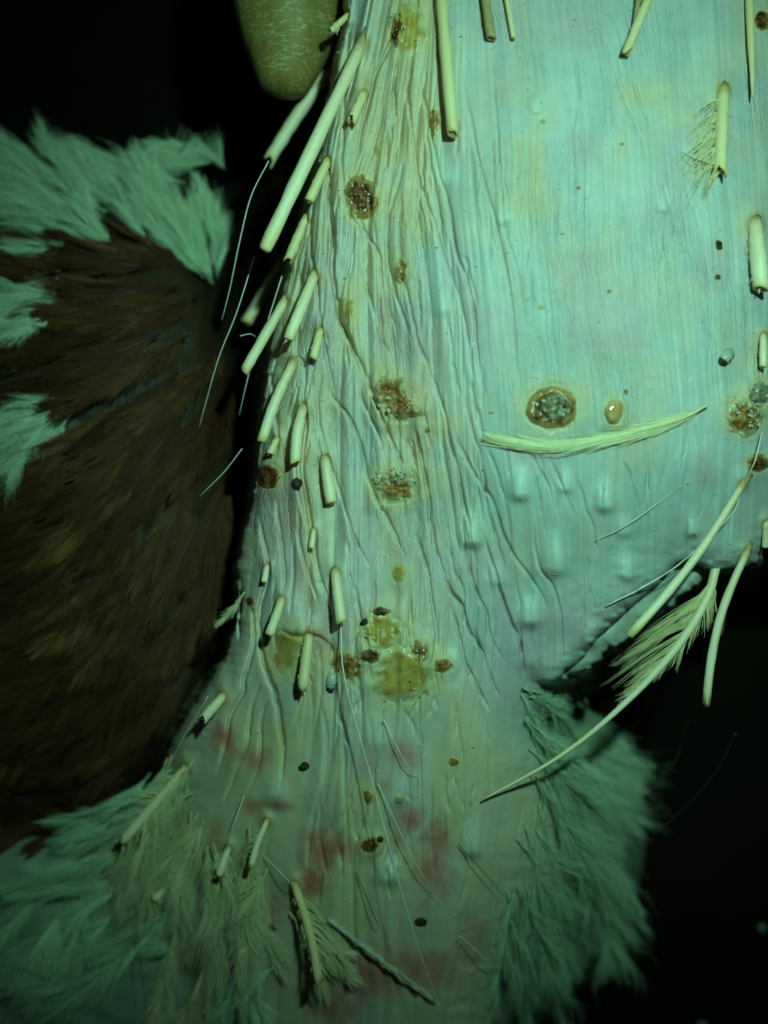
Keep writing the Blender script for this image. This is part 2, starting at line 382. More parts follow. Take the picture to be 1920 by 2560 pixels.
# -- traced folds: polyline, width px, depth mm, lip mm (+ right side raised / - left side raised)
FOLDS = [
 ([(1005, 0), (985, 90), (940, 180), (925, 240), (907, 308), (900, 363), (904, 402)], 8, 1.6, 0.7),
 ([(905, 0), (880, 120), (862, 230), (858, 337), (853, 417), (868, 525), (911, 580), (947, 634), (954, 706), (980, 797), (1009, 869)], 7, 1.1, 0.5),
 ([(820, 308), (817, 381), (824, 453), (824, 525), (835, 598), (831, 670), (840, 742), (850, 797), (868, 833), (889, 887), (915, 940), (933, 990)], 10, 1.9, -0.9),
 ([(889, 634), (907, 688), (936, 779), (954, 851), (998, 905)], 5, 0.7, 0.3),
 ([(960, 560), (968, 640), (985, 720), (1010, 800), (1040, 880)], 5, 0.6, -0.3),
 ([(1010, 120), (1022, 260), (1045, 435), (1081, 544), (1114, 652), (1153, 761), (1175, 887), (1190, 1000)], 5, 0.7, 0.3),
 ([(1040, 150), (1070, 300), (1099, 435), (1121, 507), (1142, 634), (1179, 742), (1197, 923), (1225, 1020)], 5, 0.7, 0.3),
 ([(1150, 120), (1160, 218), (1179, 308), (1200, 417), (1240, 560), (1280, 760), (1290, 900), (1300, 980)], 5, 0.6, 0.25),
 ([(1225, 130), (1245, 330), (1260, 560), (1300, 700), (1320, 860)], 4, 0.4, 0.2),
 ([(1510, 60), (1530, 180), (1590, 330), (1620, 420)], 5, 0.5, -0.3),
 ([(1540, 90), (1580, 200), (1630, 330)], 5, 0.6, 0.3),
 ([(1650, 440), (1700, 600), (1760, 680)], 5, 0.5, 0.3),
 ([(1700, 430), (1740, 560), (1775, 760), (1770, 980)], 5, 0.5, -0.3),
 ([(1735, 1050), (1750, 1110), (1765, 1180)], 4, 0.4, 0.2),
 ([(790, 440), (777, 560), (778, 640), (792, 706), (799, 797), (817, 887), (831, 960), (850, 1020)], 7, 1.2, -0.6),
 ([(735, 640), (752, 720), (745, 800), (742, 880), (763, 918), (759, 990), (766, 1063), (759, 1124), (755, 1175), (770, 1262), (784, 1352), (795, 1424), (817, 1497), (835, 1587)], 9, 1.9, 1.0),
 ([(676, 918), (683, 990), (694, 1080), (690, 1150)], 7, 1.2, 0.6),
 ([(777, 929), (795, 1045), (817, 1131), (853, 1243), (889, 1352), (940, 1442)], 6, 0.9, 0.4),
 ([(817, 936), (831, 990), (871, 1037), (900, 1103), (918, 1189), (947, 1262), (972, 1298), (1016, 1403)], 7, 1.2, 0.6),
 ([(896, 965), (907, 1008), (944, 1081), (965, 1146)], 5, 0.8, 0.4),
 ([(914, 922), (933, 990), (962, 1063), (990, 1124), (1020, 1180)], 6, 1.0, -0.5),
 ([(1010, 1090), (1030, 1130), (1040, 1180)], 4, 0.6, 0.3),
 ([(1034, 1060), (1052, 1135), (1066, 1207), (1074, 1280), (1077, 1330)], 7, 1.5, 0.7),
 ([(1063, 900), (1105, 1011), (1116, 1065), (1137, 1145), (1155, 1224), (1170, 1300), (1178, 1370)], 6, 1.3, 0.6),
 ([(1123, 1047), (1155, 1123), (1199, 1206), (1231, 1253), (1260, 1333), (1289, 1394), (1333, 1452), (1362, 1506), (1380, 1560)], 6, 1.2, 0.6),
 ([(1192, 1282), (1217, 1369), (1239, 1434), (1260, 1506), (1282, 1564), (1300, 1608), (1304, 1687)], 6, 1.3, -0.6),
 ([(1174, 1380), (1177, 1434), (1195, 1488), (1217, 1532), (1224, 1586), (1250, 1637), (1271, 1673)], 6, 1.3, 0.6),
 ([(1100, 1440), (1119, 1459), (1134, 1488), (1156, 1514), (1166, 1561), (1195, 1608), (1217, 1651)], 7, 1.5, -0.7),
 ([(1123, 1362), (1134, 1427), (1156, 1470), (1162, 1530)], 5, 0.9, 0.4),
 ([(1069, 1235), (1076, 1307), (1087, 1362), (1108, 1434), (1119, 1470)], 6, 1.2, 0.5),
 ([(1127, 1506), (1145, 1579), (1159, 1644), (1188, 1705), (1230, 1790)], 7, 1.5, 0.6),
 ([(1029, 1307), (1065, 1416), (1083, 1524), (1090, 1597), (1087, 1669), (1100, 1760)], 6, 0.9, 0.5),
 ([(1217, 1119), (1239, 1170), (1253, 1217), (1262, 1260)], 4, 0.8, 0.3),
 ([(1320, 1120), (1365, 1203), (1380, 1253)], 4, 0.6, 0.3),
 ([(1370, 1140), (1400, 1200), (1440, 1300)], 4, 0.5, 0.2),
 ([(1434, 1174), (1452, 1231), (1477, 1307), (1488, 1344), (1490, 1400)], 4, 0.8, 0.4),
 ([(1557, 1145), (1586, 1224), (1600, 1290)], 4, 0.6, 0.3),
 ([(1625, 1140), (1615, 1250), (1630, 1370)], 4, 0.6, 0.3),
 ([(1345, 1290), (1336, 1340), (1350, 1420), (1385, 1470), (1400, 1530), (1405, 1633), (1412, 1700)], 5, 0.9, 0.5),
 ([(1470, 1380), (1475, 1470), (1490, 1540)], 5, 0.8, 0.4),
 ([(1300, 1560), (1304, 1615), (1311, 1705)], 6, 1.2, 0.6),
 ([(602, 1440), (602, 1500), (597, 1554), (599, 1608)], 6, 1.6, 0.6),
 ([(640, 1250), (655, 1330), (672, 1430), (650, 1518), (650, 1608), (668, 1680), (686, 1724), (700, 1789), (707, 1862), (704, 1934), (700, 2006)], 8, 1.7, 0.9),
 ([(690, 1240), (700, 1330), (710, 1430), (705, 1500)], 6, 1.0, 0.5),
 ([(745, 1250), (748, 1350), (770, 1430), (800, 1520)], 5, 0.7, 0.3),
 ([(628, 1500), (635, 1608), (613, 1688), (606, 1735), (581, 1775), (570, 1825), (552, 1909), (530, 1960)], 8, 1.5, 0.7),
 ([(655, 1690), (635, 1753), (624, 1807), (617, 1869), (602, 1898), (574, 1970), (552, 2017)], 7, 1.2, 0.5),
 ([(670, 1740), (653, 1807), (650, 1880), (639, 1934), (610, 1995)], 6, 1.0, 0.4),
 ([(798, 1750), (816, 1825), (812, 1935), (790, 2020), (772, 2115), (765, 2200)], 6, 0.9, 0.5),
 ([(856, 1780), (860, 1900), (866, 2040), (877, 2190), (890, 2300)], 6, 0.8, 0.4),
 ([(920, 1760), (935, 1900), (930, 2060)], 5, 0.5, 0.3),
 ([(990, 1750), (1040, 1830), (1050, 1960), (1052, 2080), (1050, 2220)], 7, 1.0, 0.5),
 ([(1130, 1720), (1150, 1850), (1160, 2000), (1140, 2160)], 7, 0.7, 0.5),
 ([(1190, 1720), (1220, 1850), (1230, 2000)], 7, 0.7, 0.4),
 ([(690, 1572), (740, 1592), (790, 1590), (826, 1615), (838, 1660)], 7, 1.2, -0.9),
 ([(870, 1640), (900, 1560), (880, 1480)], 5, 0.5, 0.3),
 ([(1180, 1560), (1230, 1700), (1260, 1760)], 6, 1.0, 0.5),
]
# secondary wrinkles that run along the flow of the skin, forking off one another
RF = np.random.default_rng(404)
def flow_x(u, y):
    j = int(np.clip(np.searchsorted(ys, y), 0, len(ys) - 1))
    return float(np.interp(u, U[j], X[j]))
for _ in range(165):
    if RF.random() < 0.72: u0 = RF.uniform(785, 1160); y0 = RF.uniform(60, 2150); dpt = RF.uniform(0.35, 0.8)
    else: u0 = RF.uniform(1150, 1760); y0 = RF.uniform(-10, 1500); dpt = RF.uniform(0.15, 0.4)
    ln_ = RF.uniform(70, 260); dr = RF.normal() * 0.10; pl_ = []
    for t_ in np.linspace(0, 1, 5):
        yy = y0 + ln_ * t_; pl_.append((flow_x(u0, yy) + dr * ln_ * t_ ** 2 + RF.normal() * 2.0, yy))
    FOLDS.append((pl_, RF.uniform(4, 7), dpt, RF.choice([-1, 1]) * dpt * 0.5))
    if RF.random() < 0.45:
        p0 = pl_[2]; dr2 = RF.choice([-1, 1]) * RF.uniform(0.12, 0.3)
        FOLDS.append(([p0, (p0[0] + dr2 * 45, p0[1] + 45), (p0[0] + dr2 * 85, p0[1] + 95)], 4.5, dpt * 0.8, dpt * 0.3))
for k, (pl, wd, dp, lip) in enumerate(FOLDS):
    P = smooth_poly(pl, 5)
    if min(p_[0] for p_ in pl) > 1055: dp *= 0.8; lip *= 0.45
    P = P + np.stack([2.0 * vn(P[:, 1] / 22, P[:, 0] * 0, k), 0 * P[:, 0]], -1)
    mg = wd * 8
    if k > 60: mg = wd * 6
    j0, j1 = np.searchsorted(ys, [P[:, 1].min() - mg, P[:, 1].max() + mg])
    yy_ = np.linspace(P[:, 1].min() - mg, P[:, 1].max() + mg, 9)
    i0 = np.searchsorted(cs, to_c(np.full(9, P[:, 0].min() - mg), yy_).min()); i1 = np.searchsorted(cs, to_c(np.full(9, P[:, 0].max() + mg), yy_).max())
    d, s, a = line_dist(X[j0:j1, i0:i1], Y[j0:j1, i0:i1], P)
    e = sstep(0, 0.22, a) * (1 - sstep(0.78, 1.0, a))
    e = e * (0.75 + 0.35 * vn(a * 6, a * 0, k + 40))
    wd2 = max(3.4, wd * 0.52)
    g_ = -dp * 1.25 * np.exp(-(d / wd2) ** 2)
    sd = d * s * (-1 if lip > 0 else 1)          # walking down the picture, + is the picture's right
    g_ += 0.5 * abs(lip) * np.where(sd > 0, np.exp(-((sd - 2.0 * wd) / (1.9 * wd)) ** 2), 0.25 * np.exp(-((sd + 3 * wd) / (2.4 * wd)) ** 2))
    rel[j0:j1, i0:i1] += g_ * e

# -- papules: x, y, radius px, height mm
PAP = [(1300, 1232, 26, 1.1), (1388, 1415, 34, 1.3), (1325, 1548, 27, 1.4), (1512, 1262, 24, 1.0), (1568, 1435, 24, 1.1), (1180, 1350, 26, 1.4),
       (1415, 1218, 18, 0.6), (1482, 1605, 22, 1.2), (1258, 545, 24, 0.55), (1340, 272, 18, 0.5), (1100, 765, 30, 0.5), (1732, 1330, 18, 0.8),
       (975, 2190, 30, 0.9), (1180, 2125, 26, 0.8), (1000, 1995, 26, 0.6), (840, 1470, 60, 0.8), (930, 1700, 40, 0.4), (1400, 1705, 40, 0.9), (690, 2000, 30, 0.9),
       (720, 1560, 50, 0.8), (1660, 520, 14, 0.4), (1100, 440, 26, 0.4), (940, 1850, 30, 0.4), (1240, 1450, 20, 0.5), (1560, 1330, 18, 0.5)]
pale = np.zeros_like(X)
def local(cx, cy, r):
    j0, j1 = np.searchsorted(ys, [cy - r, cy + r]); yy_ = np.linspace(cy - r, cy + r, 5)
    i0 = np.searchsorted(cs, to_c(np.full(5, cx - r), yy_).min()); i1 = np.searchsorted(cs, to_c(np.full(5, cx + r), yy_).max())
    return slice(j0, j1), slice(i0, i1)
for (cx, cy, r, h) in PAP:
    sl = local(cx, cy, r * 4)
    dx = (X[sl] - cx) / r; dy = (Y[sl] - cy) / r
    dy = np.where(dy < 0, dy * 0.5, dy * 1.25)
    q = dx * dx + dy * dy
    rel[sl] += 1.4 * h * np.exp(-q ** 1.3)
    pale[sl] = np.maximum(pale[sl], np.exp(-q))

# -- lesions, one painted quill shadow among them: x, y, rx, ry, rot deg, height mm, material, flakes
SCABS = [(1020, 70, 50, 66, 10, 0.8, 'scab_yellow', 10), (996, 72, 20, 46, 8, 1.0, 'scab_dark', 4), (905, 490, 40, 60, -20, 1.1, 'scab_dark', 6), (1002, 678, 20, 36, 10, 0.5, 'scab_brown', 0),
         (868, 772, 22, 40, -10, 0.3, 'scab_yellow', 0), (974, 978, 40, 48, 20, 1.2, 'scab_brown', 12), (1002, 1012, 50, 44, 10, 1.6, 'scab_brown', 30),
         (985, 1215, 56, 44, 8, 1.2, 'scab_brown', 36), (1378, 1019, 68, 57, -8, 0.9, 'scab_dark', 0), (1535, 1028, 23, 33, 18, 1.3, 'scab_amber', 0),
         (1862, 1035, 46, 48, 10, 1.3, 'scab_brown', 22), (1898, 985, 24, 34, 20, 1.4, 'scab_grey', 16), (1896, 1158, 28, 24, 0, 0.9, 'scab_dark', 4),
         (955, 1580, 56, 44, 10, 0.8, 'scab_yellow', 5), (1006, 1686, 78, 66, -12, 1.1, 'scab_yellow', 16), (1050, 1630, 26, 30, 0, 1.0, 'scab_brown', 8),
         (925, 1638, 26, 20, 10, 0.8, 'scab_dark', 0), (1110, 1662, 24, 20, 0, 0.7, 'scab_brown', 6), (868, 1660, 42, 36, 30, 0.35, 'scab_brown', 0), (998, 1432, 20, 22, 30, 0.5, 'scab_yellow', 2),
         (672, 1192, 34, 32, 20, 0.9, 'scab_dark', 5), (945, 375, 10, 17, -20, 0.4, 'scab_yellow', 0), (924, 2112, 26, 20, -35, 0.8, 'scab_dark', 0), (950, 2098, 9, 9, 0, 0.6, 'plug', 0),
         (1132, 1905, 16, 11, -20, 0.6, 'scab_brown', 3), (922, 1992, 14, 18, 0, 0.4, 'scab_brown', 0), (1000, 1998, 12, 11, 0, 0.5, 'scab_yellow', 0),
         (1052, 2306, 17, 13, 10, 0.6, 'plug', 0), (680, 2320, 12, 12, 0, 0.5, 'scab_dark', 0), (1447, 470, 7, 5, 0, 0.25, 'scab_brown', 0), (1354, 769, 9, 5, -10, 0.25, 'scab_yellow', 0),
         (1523, 728, 8, 6, 0, 0.25, 'scab_brown', 0), (1357, 305, 8, 6, 0, 0.25, 'scab_yellow', 0), (1565, 980, 6, 8, 0, 0.3, 'scab_brown', 0), (1555, 360, 6, 4, 0, 0.2, 'scab_brown', 0),
         (1795, 692, 9, 8, 0, 0.4, 'scab_dark', 0), (625, 1502, 12, 14, 0, 0.4, 'scab_dark', 0), (1228, 1032, 7, 5, 0, 0.2, 'scab_yellow', 0), (1068, 1076, 9, 10, 0, 0.2, 'scab_brown', 0),
         (1798, 614, 10, 16, -10, 0.5, 'plug', 0), (1086, 305, 16, 40, 8, 0.25, 'scab_brown', 0), (1905, 50, 20, 26, 0, 0.8, 'scab_dark', 0), (720, 1620, 46, 60, 10, 0.25, 'scab_yellow', 0),  # the long low brown one beside the top quill stands for its shadow
         (950, 1530, 30, 14, 0, 0.7, 'scab_dark', 2), (1400, 1130, 5, 4, 0, 0.15, 'scab_yellow', 0), (1300, 1250, 9, 4, 0, 0.15, 'scab_yellow', 0), (1385, 1438, 12, 4, 0, 0.15, 'scab_yellow', 0), (1735, 1336, 8, 4, 0, 0.2, 'scab_yellow', 0)]
halo = np.zeros_like(X); red = np.zeros_like(X)
for (cx, cy, rx, ry, rot, h, m, fl) in SCABS:
    r = max(rx, ry); sl = local(cx, cy, r * 3)
    q = np.sqrt(((X[sl] - cx) / rx) ** 2 + ((Y[sl] - cy) / ry) ** 2)
    q = q + 0.10 * vn(X[sl] / 22, Y[sl] / 22, 50)
    if r > 18:
        rel[sl] += 1.05 * h * np.exp(-(q / 1.7) ** 3)
        rel[sl] -= 0.18 * np.exp(-((q - 0.98) / 0.10) ** 2) * min(1, h)
    if r > 5: halo[sl] = np.maximum(halo[sl], (0.85 if r > 15 else 0.4) * np.exp(-(np.clip(q - 0.9, 0, None) / (0.5 if r > 15 else 0.35)) ** 2))
# -- flushed red patches: x, y, rx, ry, strength
REDS = [(800, 2130, 48, 70, 1), (780, 2200, 36, 60, .9), (840, 2115, 40, 40, .8), (1092, 2110, 36, 60, 1), (1085, 2180, 46, 60, .8), (1020, 2050, 46, 30, .8), (990, 2100, 22, 30, .6),
        (548, 1838, 26, 30, .9), (575, 1850, 16, 50, .8), (640, 1905, 40, 40, .8), (690, 2012, 34, 18, .9), (630, 2015, 40, 20, .7), (545, 2070, 26, 40, .5),
        (900, 2440, 110, 60, .9), (1050, 2420, 90, 50, .8), (850, 2520, 90, 50, .7), (1010, 1885, 46, 30, .6), (720, 1300, 40, 60, .35), (760, 1440, 30, 60, .3), (1000, 1390, 60, 40, .3), (1040, 1100, 30, 40, .3),
        (960, 800, 22, 90, .4), (920, 1900, 30, 60, .3), (960, 1965, 26, 20, .5), (1760, 1170, 30, 40, .35), (700, 1240, 60, 30, .4), (800, 1600, 30, 50, .4), (1180, 2350, 40, 60, .5), (690, 2250, 40, 60, .4), (1050, 980, 40, 60, .25)]
for (cx, cy, rx, ry, st) in REDS:
    sl = local(cx, cy, max(rx, ry) * 2.4)
    q = np.sqrt(((X[sl] - cx) / rx) ** 2 + ((Y[sl] - cy) / ry) ** 2) + 0.35 * vn(X[sl] / 26, Y[sl] / 34, 60) + 0.18 * vn(X[sl] / 9, Y[sl] / 11, 61)
    red[sl] = np.maximum(red[sl], st * (1 - sstep(-0.2, 1.6, q)))

# -- quill list: base px, tip px, radius px, material, lift at tip mm, bend px, end, barbs (left mm, right mm)
Q = [
 ((905, 108), (660, 628), 18.5, 'quill', 6, 0, 'round', None),
 ((826, 172), (672, 402), 17, 'quill', 1, 4, 'split', None),
 ((868, 40), (826, 78), 9, 'quill_yellow', 2, 0, 'cut', (0, 1.2)),
 ((908, 236), (880, 300), 14, 'quill_yellow', 2, 0, 'split', (1.2, 0)),
 ((722, 408), (690, 462), 11, 'quill', 0, 0, 'round', None),
 ((712, 448), (684, 492), 9, 'quill_yellow', -1, 0, 'round', None),
 ((818, 404), (772, 504), 14, 'quill_yellow', 2, 0, 'round', (0, 0.5)),
 ((765, 545), (720, 650), 13, 'quill_yellow', 2, 0, 'split', None),
 ((710, 650), (614, 808), 14, 'quill', 2, 0, 'cut', None),
 ((786, 688), (720, 850), 16, 'quill', 4, 0, 'round', (1.3, 0)),
 ((712, 752), (610, 930), 14, 'quill', 3, 0, 'cut', None),
 ((800, 828), (783, 896), 12, 'quill_yellow', 2, 0, 'cut', (1.0, 0)),
 ((733, 908), (655, 1102), 14.5, 'quill', 3, 6, 'cut', None),
 ((757, 1022), (738, 1158), 15, 'quill', 3, 5, 'cut', (0.6, 0)),
 ((692, 1098), (674, 1136), 10, 'quill_yellow', 1, 0, 'cut', (0.8, 0)),
 ((812, 1150), (828, 1258), 16, 'quill', 2, 0, 'round', (0.5, 0.5)),
 ((784, 1325), (778, 1372), 8, 'quill', 1, 0, 'split', None),
 ((667, 1415), (660, 1456), 9, 'quill', 1, 0, 'round', None),
 ((704, 1500), (673, 1588), 13, 'quill', 2, 0, 'round', (0, 0.6)),
 ((838, 1432), (853, 1556), 15, 'quill', 3, 0, 'cut', (0.9, 1.5)),
 ((772, 1588), (756, 1728), 15, 'quill_yellow', 3, 0, 'point', (1.4, 2.2)),
 ((556, 1742), (508, 1798), 14, 'quill', 2, 0, 'split', (0.8, 0.8)),
 ((462, 1922), (304, 2106), 14, 'quill', 3, 0, 'cut', (3.0, 4.5)),
 ((668, 2052), (628, 2165), 9, 'quill', 3, 4, 'split', (1.4, 1.2)),
 ((570, 2122), (548, 2186), 11, 'quill', 2, 0, 'cut', (2.0, 2.0)),
 ((452, 2188), (386, 2248), 12, 'quill', 3, 0, 'cut', (1.0, 2.4)),
 ((736, 2212), (797, 2455), 12, 'quill_yellow', 4, -8, 'cut', (2.0, 5.0)),
 ((622, 2326), (608, 2384), 12, 'quill_yellow', 2, 0, 'cut', (1.2, 1.0)),
 ((1098, -60), (1132, 335), 16, 'quill_yellow', 3, 0, 'cut', None),
 ((1208, -40), (1228, 96), 13, 'pith', 1, 0, 'cut', None),
 ((1258, -50), (1284, 96), 7, 'quill_yellow', 1.5, 0, 'cut', None),
 ((1640, -50), (1566, 130), 13, 'quill_yellow', 2, 0, 'split', (0.8, 0.8)),
 ((1600, -40), (1583, 96), 7, 'pith', 2, 0, 'cut', None),
 ((1872, -60), (1882, 244), 13, 'quill_yellow', 4, 0, 'needle', None),
 ((1808, 228), (1800, 432), 18, 'quill_yellow', 3, 0, 'split', (8.5, 0.3)),
 ((1888, 560), (1904, 722), 22, 'quill', 3, 0, 'cut', (2.5, 0)),
 ((1908, 838), (1908, 918), 10, 'quill', 2, 0, 'cut', (0.8, 0)),
 ((1858, 1208), (1574, 1588), 11.5, 'quill', 8, -16, 'cut', (0.2, 0.2)),
 ((1868, 1378), (1766, 1758), 11.5, 'quill', 4, 22, 'split', (0.0, 0.0)),
 ((1822, 1448), (1792, 1588), 10, 'quill', -10, 0, 'cut', None),
 ((1916, 1308), (1914, 1368), 10, 'quill', 1, 0, 'cut', None),
]
pit_shade = np.zeros_like(X)
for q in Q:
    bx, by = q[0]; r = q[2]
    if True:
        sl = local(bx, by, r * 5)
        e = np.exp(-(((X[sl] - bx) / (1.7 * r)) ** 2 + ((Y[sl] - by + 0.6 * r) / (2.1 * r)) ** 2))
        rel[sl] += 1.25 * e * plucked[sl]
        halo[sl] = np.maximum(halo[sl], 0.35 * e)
        pit_shade[sl] = np.maximum(pit_shade[sl], np.exp(-(((X[sl] - bx) / (1.15 * r)) ** 2 + ((Y[sl] - by) / (1.3 * r)) ** 2) ** 2))

rel *= sstep(-30, 10, np.maximum(d1, d2))
Z = zall + rel * skinmask
Z += np.where(skinmask, 0, 0.8 * vn(X / 50, Y / 50, 70))

def zat(px, py):
    py = np.clip(np.asarray(py, float), ys[0], ys[-1]); c = np.clip(to_c(px, py), cs[0], cs[-1])
    i = np.clip(np.searchsorted(cs, c) - 1, 0, len(cs) - 2); j = np.clip(np.searchsorted(ys, py) - 1, 0, len(ys) - 2)
    fx = (c - cs[i]) / (cs[i + 1] - cs[i]); fy = (py - ys[j]) / (ys[j + 1] - ys[j])
    return (Z[j, i] * (1 - fx) + Z[j, i + 1] * fx) * (1 - fy) + (Z[j + 1, i] * (1 - fx) + Z[j + 1, i + 1] * fx) * fy

# -- pigment of the skin
def lerp(a, b, t): return a + (np.asarray(b) - a) * t[..., None]
tan = np.clip(0.16 + 0.62 * (1 - sstep(850, 1420, U)) + 0.38 * low + 0.40 * vn(X / 140, Y / 220, 80) + 0.28 * vn(X / 42, Y / 70, 81), 0, 1)
P3 = np.empty(X.shape + (3,)); P3[:] = (0.53, 0.52, 0.52)
P3 = lerp(P3, (0.68, 0.49, 0.32), tan)
blue = np.clip(0.5 * sstep(1080, 1250, Y) * sstep(1100, 1250, X) * (1 - sstep(1750, 1900, Y)) + 0.25 * vn(X / 90, Y / 120, 82), 0, 1)
P3 = lerp(P3, (0.30, 0.38, 0.40), blue * (1 - 0.7 * pale))
lilac = np.clip(vn(X / 110, Y / 150, 83) * 1.3 - 0.25, 0, 0.7)
P3 = lerp(P3, (0.54, 0.42, 0.45), lilac)
P3 = lerp(P3, (0.60, 0.60, 0.38), 0.5 * low * (0.7 + 0.3 * vn(X / 120, Y / 140, 88)))
P3 = lerp(P3, (0.60, 0.68, 0.64), 0.5 * pale)
fib = np.clip(vn(U / 8, Y / 300, 84), 0, 1) * 0.25 * plucked
P3 = lerp(P3, (0.66, 0.68, 0.60), fib)
P3 = lerp(P3, (0.70, 0.50, 0.22), 0.65 * halo)
P3 = lerp(P3, (0.42, 0.24, 0.07), 0.85 * pit_shade)  # brown follicle openings and the shade around quill bases, painted into the colour
P3 = lerp(P3, (0.52, 0.11, 0.08), 0.95 * red)
P3[~skinmask] = (0.30, 0.33, 0.26)
br = (z3 >= np.maximum.reduce([zs, z4, z5]))
P3[br] = (0.05, 0.025, 0.012)
P3[np.maximum(z1, z2) < Z - 3] *= 1.0
P3[(z6 > np.maximum(z1, z2)) & (d6 > -12)] = (0.36, 0.38, 0.33)
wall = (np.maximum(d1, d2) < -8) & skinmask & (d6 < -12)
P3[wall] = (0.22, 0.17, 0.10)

ny, nx = X.shape
V = W(X, Y, Z)
# underside: rim dropped to the floor closes the body
verts = V.reshape(-1, 3).astype(np.float32)
me = bpy.data.meshes.new('body')
idx = np.arange(nx * ny).reshape(ny, nx)
quads = np.stack([idx[:-1, :-1], idx[1:, :-1], idx[1:, 1:], idx[:-1, 1:]], -1).reshape(-1, 4)
rim = np.concatenate([idx[0, :-1], idx[:-1, -1], idx[-1, :0:-1], idx[:0:-1, 0]])
rv = verts[rim].copy(); rv[:, 2] = -0.002
base = len(verts); nr = len(rim)
a = np.arange(nr); b_ = (a + 1) % nr
rq = np.stack([rim[a], rim[b_], base + b_, base + a], -1)
verts = np.vstack([verts, rv])
quads = np.vstack([quads, rq])
me.vertices.add(len(verts)); me.vertices.foreach_set('co', verts.ravel())
me.loops.add(quads.size); me.loops.foreach_set('vertex_index', quads.ravel().astype(np.int32))
me.polygons.add(len(quads)); me.polygons.foreach_set('loop_start', np.arange(0, quads.size, 4, dtype=np.int32))
try: me.polygons.foreach_set('loop_total', np.full(len(quads), 4, np.int32))
except Exception: pass
me.polygons.foreach_set('use_smooth', np.ones(len(quads), bool))
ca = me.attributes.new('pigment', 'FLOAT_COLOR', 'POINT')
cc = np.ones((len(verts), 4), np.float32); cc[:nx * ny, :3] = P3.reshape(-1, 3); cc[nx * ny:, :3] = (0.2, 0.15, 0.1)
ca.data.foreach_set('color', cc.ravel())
grain = 0.13 + 0.32 * sstep(1150, 1260, U) * (1 - sstep(950, 1150, Y)) + 0.42 * (1 - sstep(980, 1150, U)) * (1 - sstep(1600, 1800, Y)) + 0.06 * (Y > 1800)
grain = np.clip(grain * (0.9 + 0.7 * vn(X / 130, Y / 170, 95)), 0.03, 0.6)
ga = me.attributes.new('grain', 'FLOAT', 'POINT'); ga.data.foreach_set('value', np.concatenate([grain.reshape(-1), np.zeros(nr)]).astype(np.float32))
fa = me.attributes.new('flow', 'FLOAT', 'POINT'); fa.data.foreach_set('value', np.concatenate([U.reshape(-1), np.zeros(nr)]).astype(np.float32))
me.materials.append(M['skin'])
me.update(calc_edges=True); me.validate()
body = bpy.data.objects.new('body', me); COL.objects.link(body); body.parent = bird
body['label'] = 'wrinkled pale skin of the bird, stretched into folds'

# ---------------------------------------------------------------- hand
def build_hand():
    # pixel / height skeleton: the finger in view, palm and the other digits beyond the picture
    k = []; e = []; r = []
    def v(p, rad): k.append(W1(p)); r.append(rad / 1000); return len(k) - 1
    palm = v((520, -1250, 60), 20); wrist = v((470, -1800, 62), 21); arm = v((430, -2400, 62), 24)
    kn = v((640, -900, 62), 15)
    e += [(palm, wrist), (wrist, arm), (palm, kn)]
    # index finger (its pad shows)
    ch = [((718, -560, 68), 10.6), ((728, -330, 66), 10.2), ((722, -120, 66.5), 12.4), ((720, 15, 67), 11.7), ((718, 110, 67), 9.4), ((714, 185, 67), 6.4), ((704, 245, 67), 4.4)]
    last = kn
    for p, rad in ch:
        i = v(p, rad); e.append((last, i)); last = i
    for (bx, tips) in (((500, -900, 64), [((480, -560, 70), 9.5), ((470, -330, 62), 9), ((468, -190, 48), 7.6)]),
                       ((350, -930, 62), [((330, -600, 68), 9.2), ((322, -390, 58), 8.6), ((330, -260, 44), 7.4)]),
                       ((215, -990, 58), [((190, -720, 62), 8.2), ((184, -540, 54), 7.6), ((190, -440, 42), 6.6)])):
        i = v(bx, 13); e.append((palm, i)); last = i
        for p, rad in tips:
            j = v(p, rad); e.append((last, j)); last = j
    i = v((720, -1280, 52), 14); e.append((palm, i)); last = i
    for p, rad in (((850, -1080, 46), 11.5), ((900, -860, 44), 10.2), ((915, -700, 44), 8.2)):
        j = v(p, rad); e.append((last, j)); last = j
    me = bpy.data.meshes.new('hand'); me.from_pydata([tuple(p) for p in k], e, [])
    me.materials.append(M['hand'])
    o = bpy.data.objects.new('hand', me); COL.objects.link(o)
    sk = o.modifiers.new('skin', 'SKIN'); sk.use_smooth_shade = True
    if not me.skin_vertices: me.skin_vertices.new()
    for i, sv in enumerate(me.skin_vertices[0].data):
        sv.radius = (r[i], r[i]); sv.use_root = (i == 0)
    sb = o.modifiers.new('sub', 'SUBSURF'); sb.levels = 3; sb.render_levels = 3
    o['label'] = 'bare fingertip with dry creased olive skin holding the edge of the plucked skin'
    o['category'] = 'hand'
    return o
build_hand()

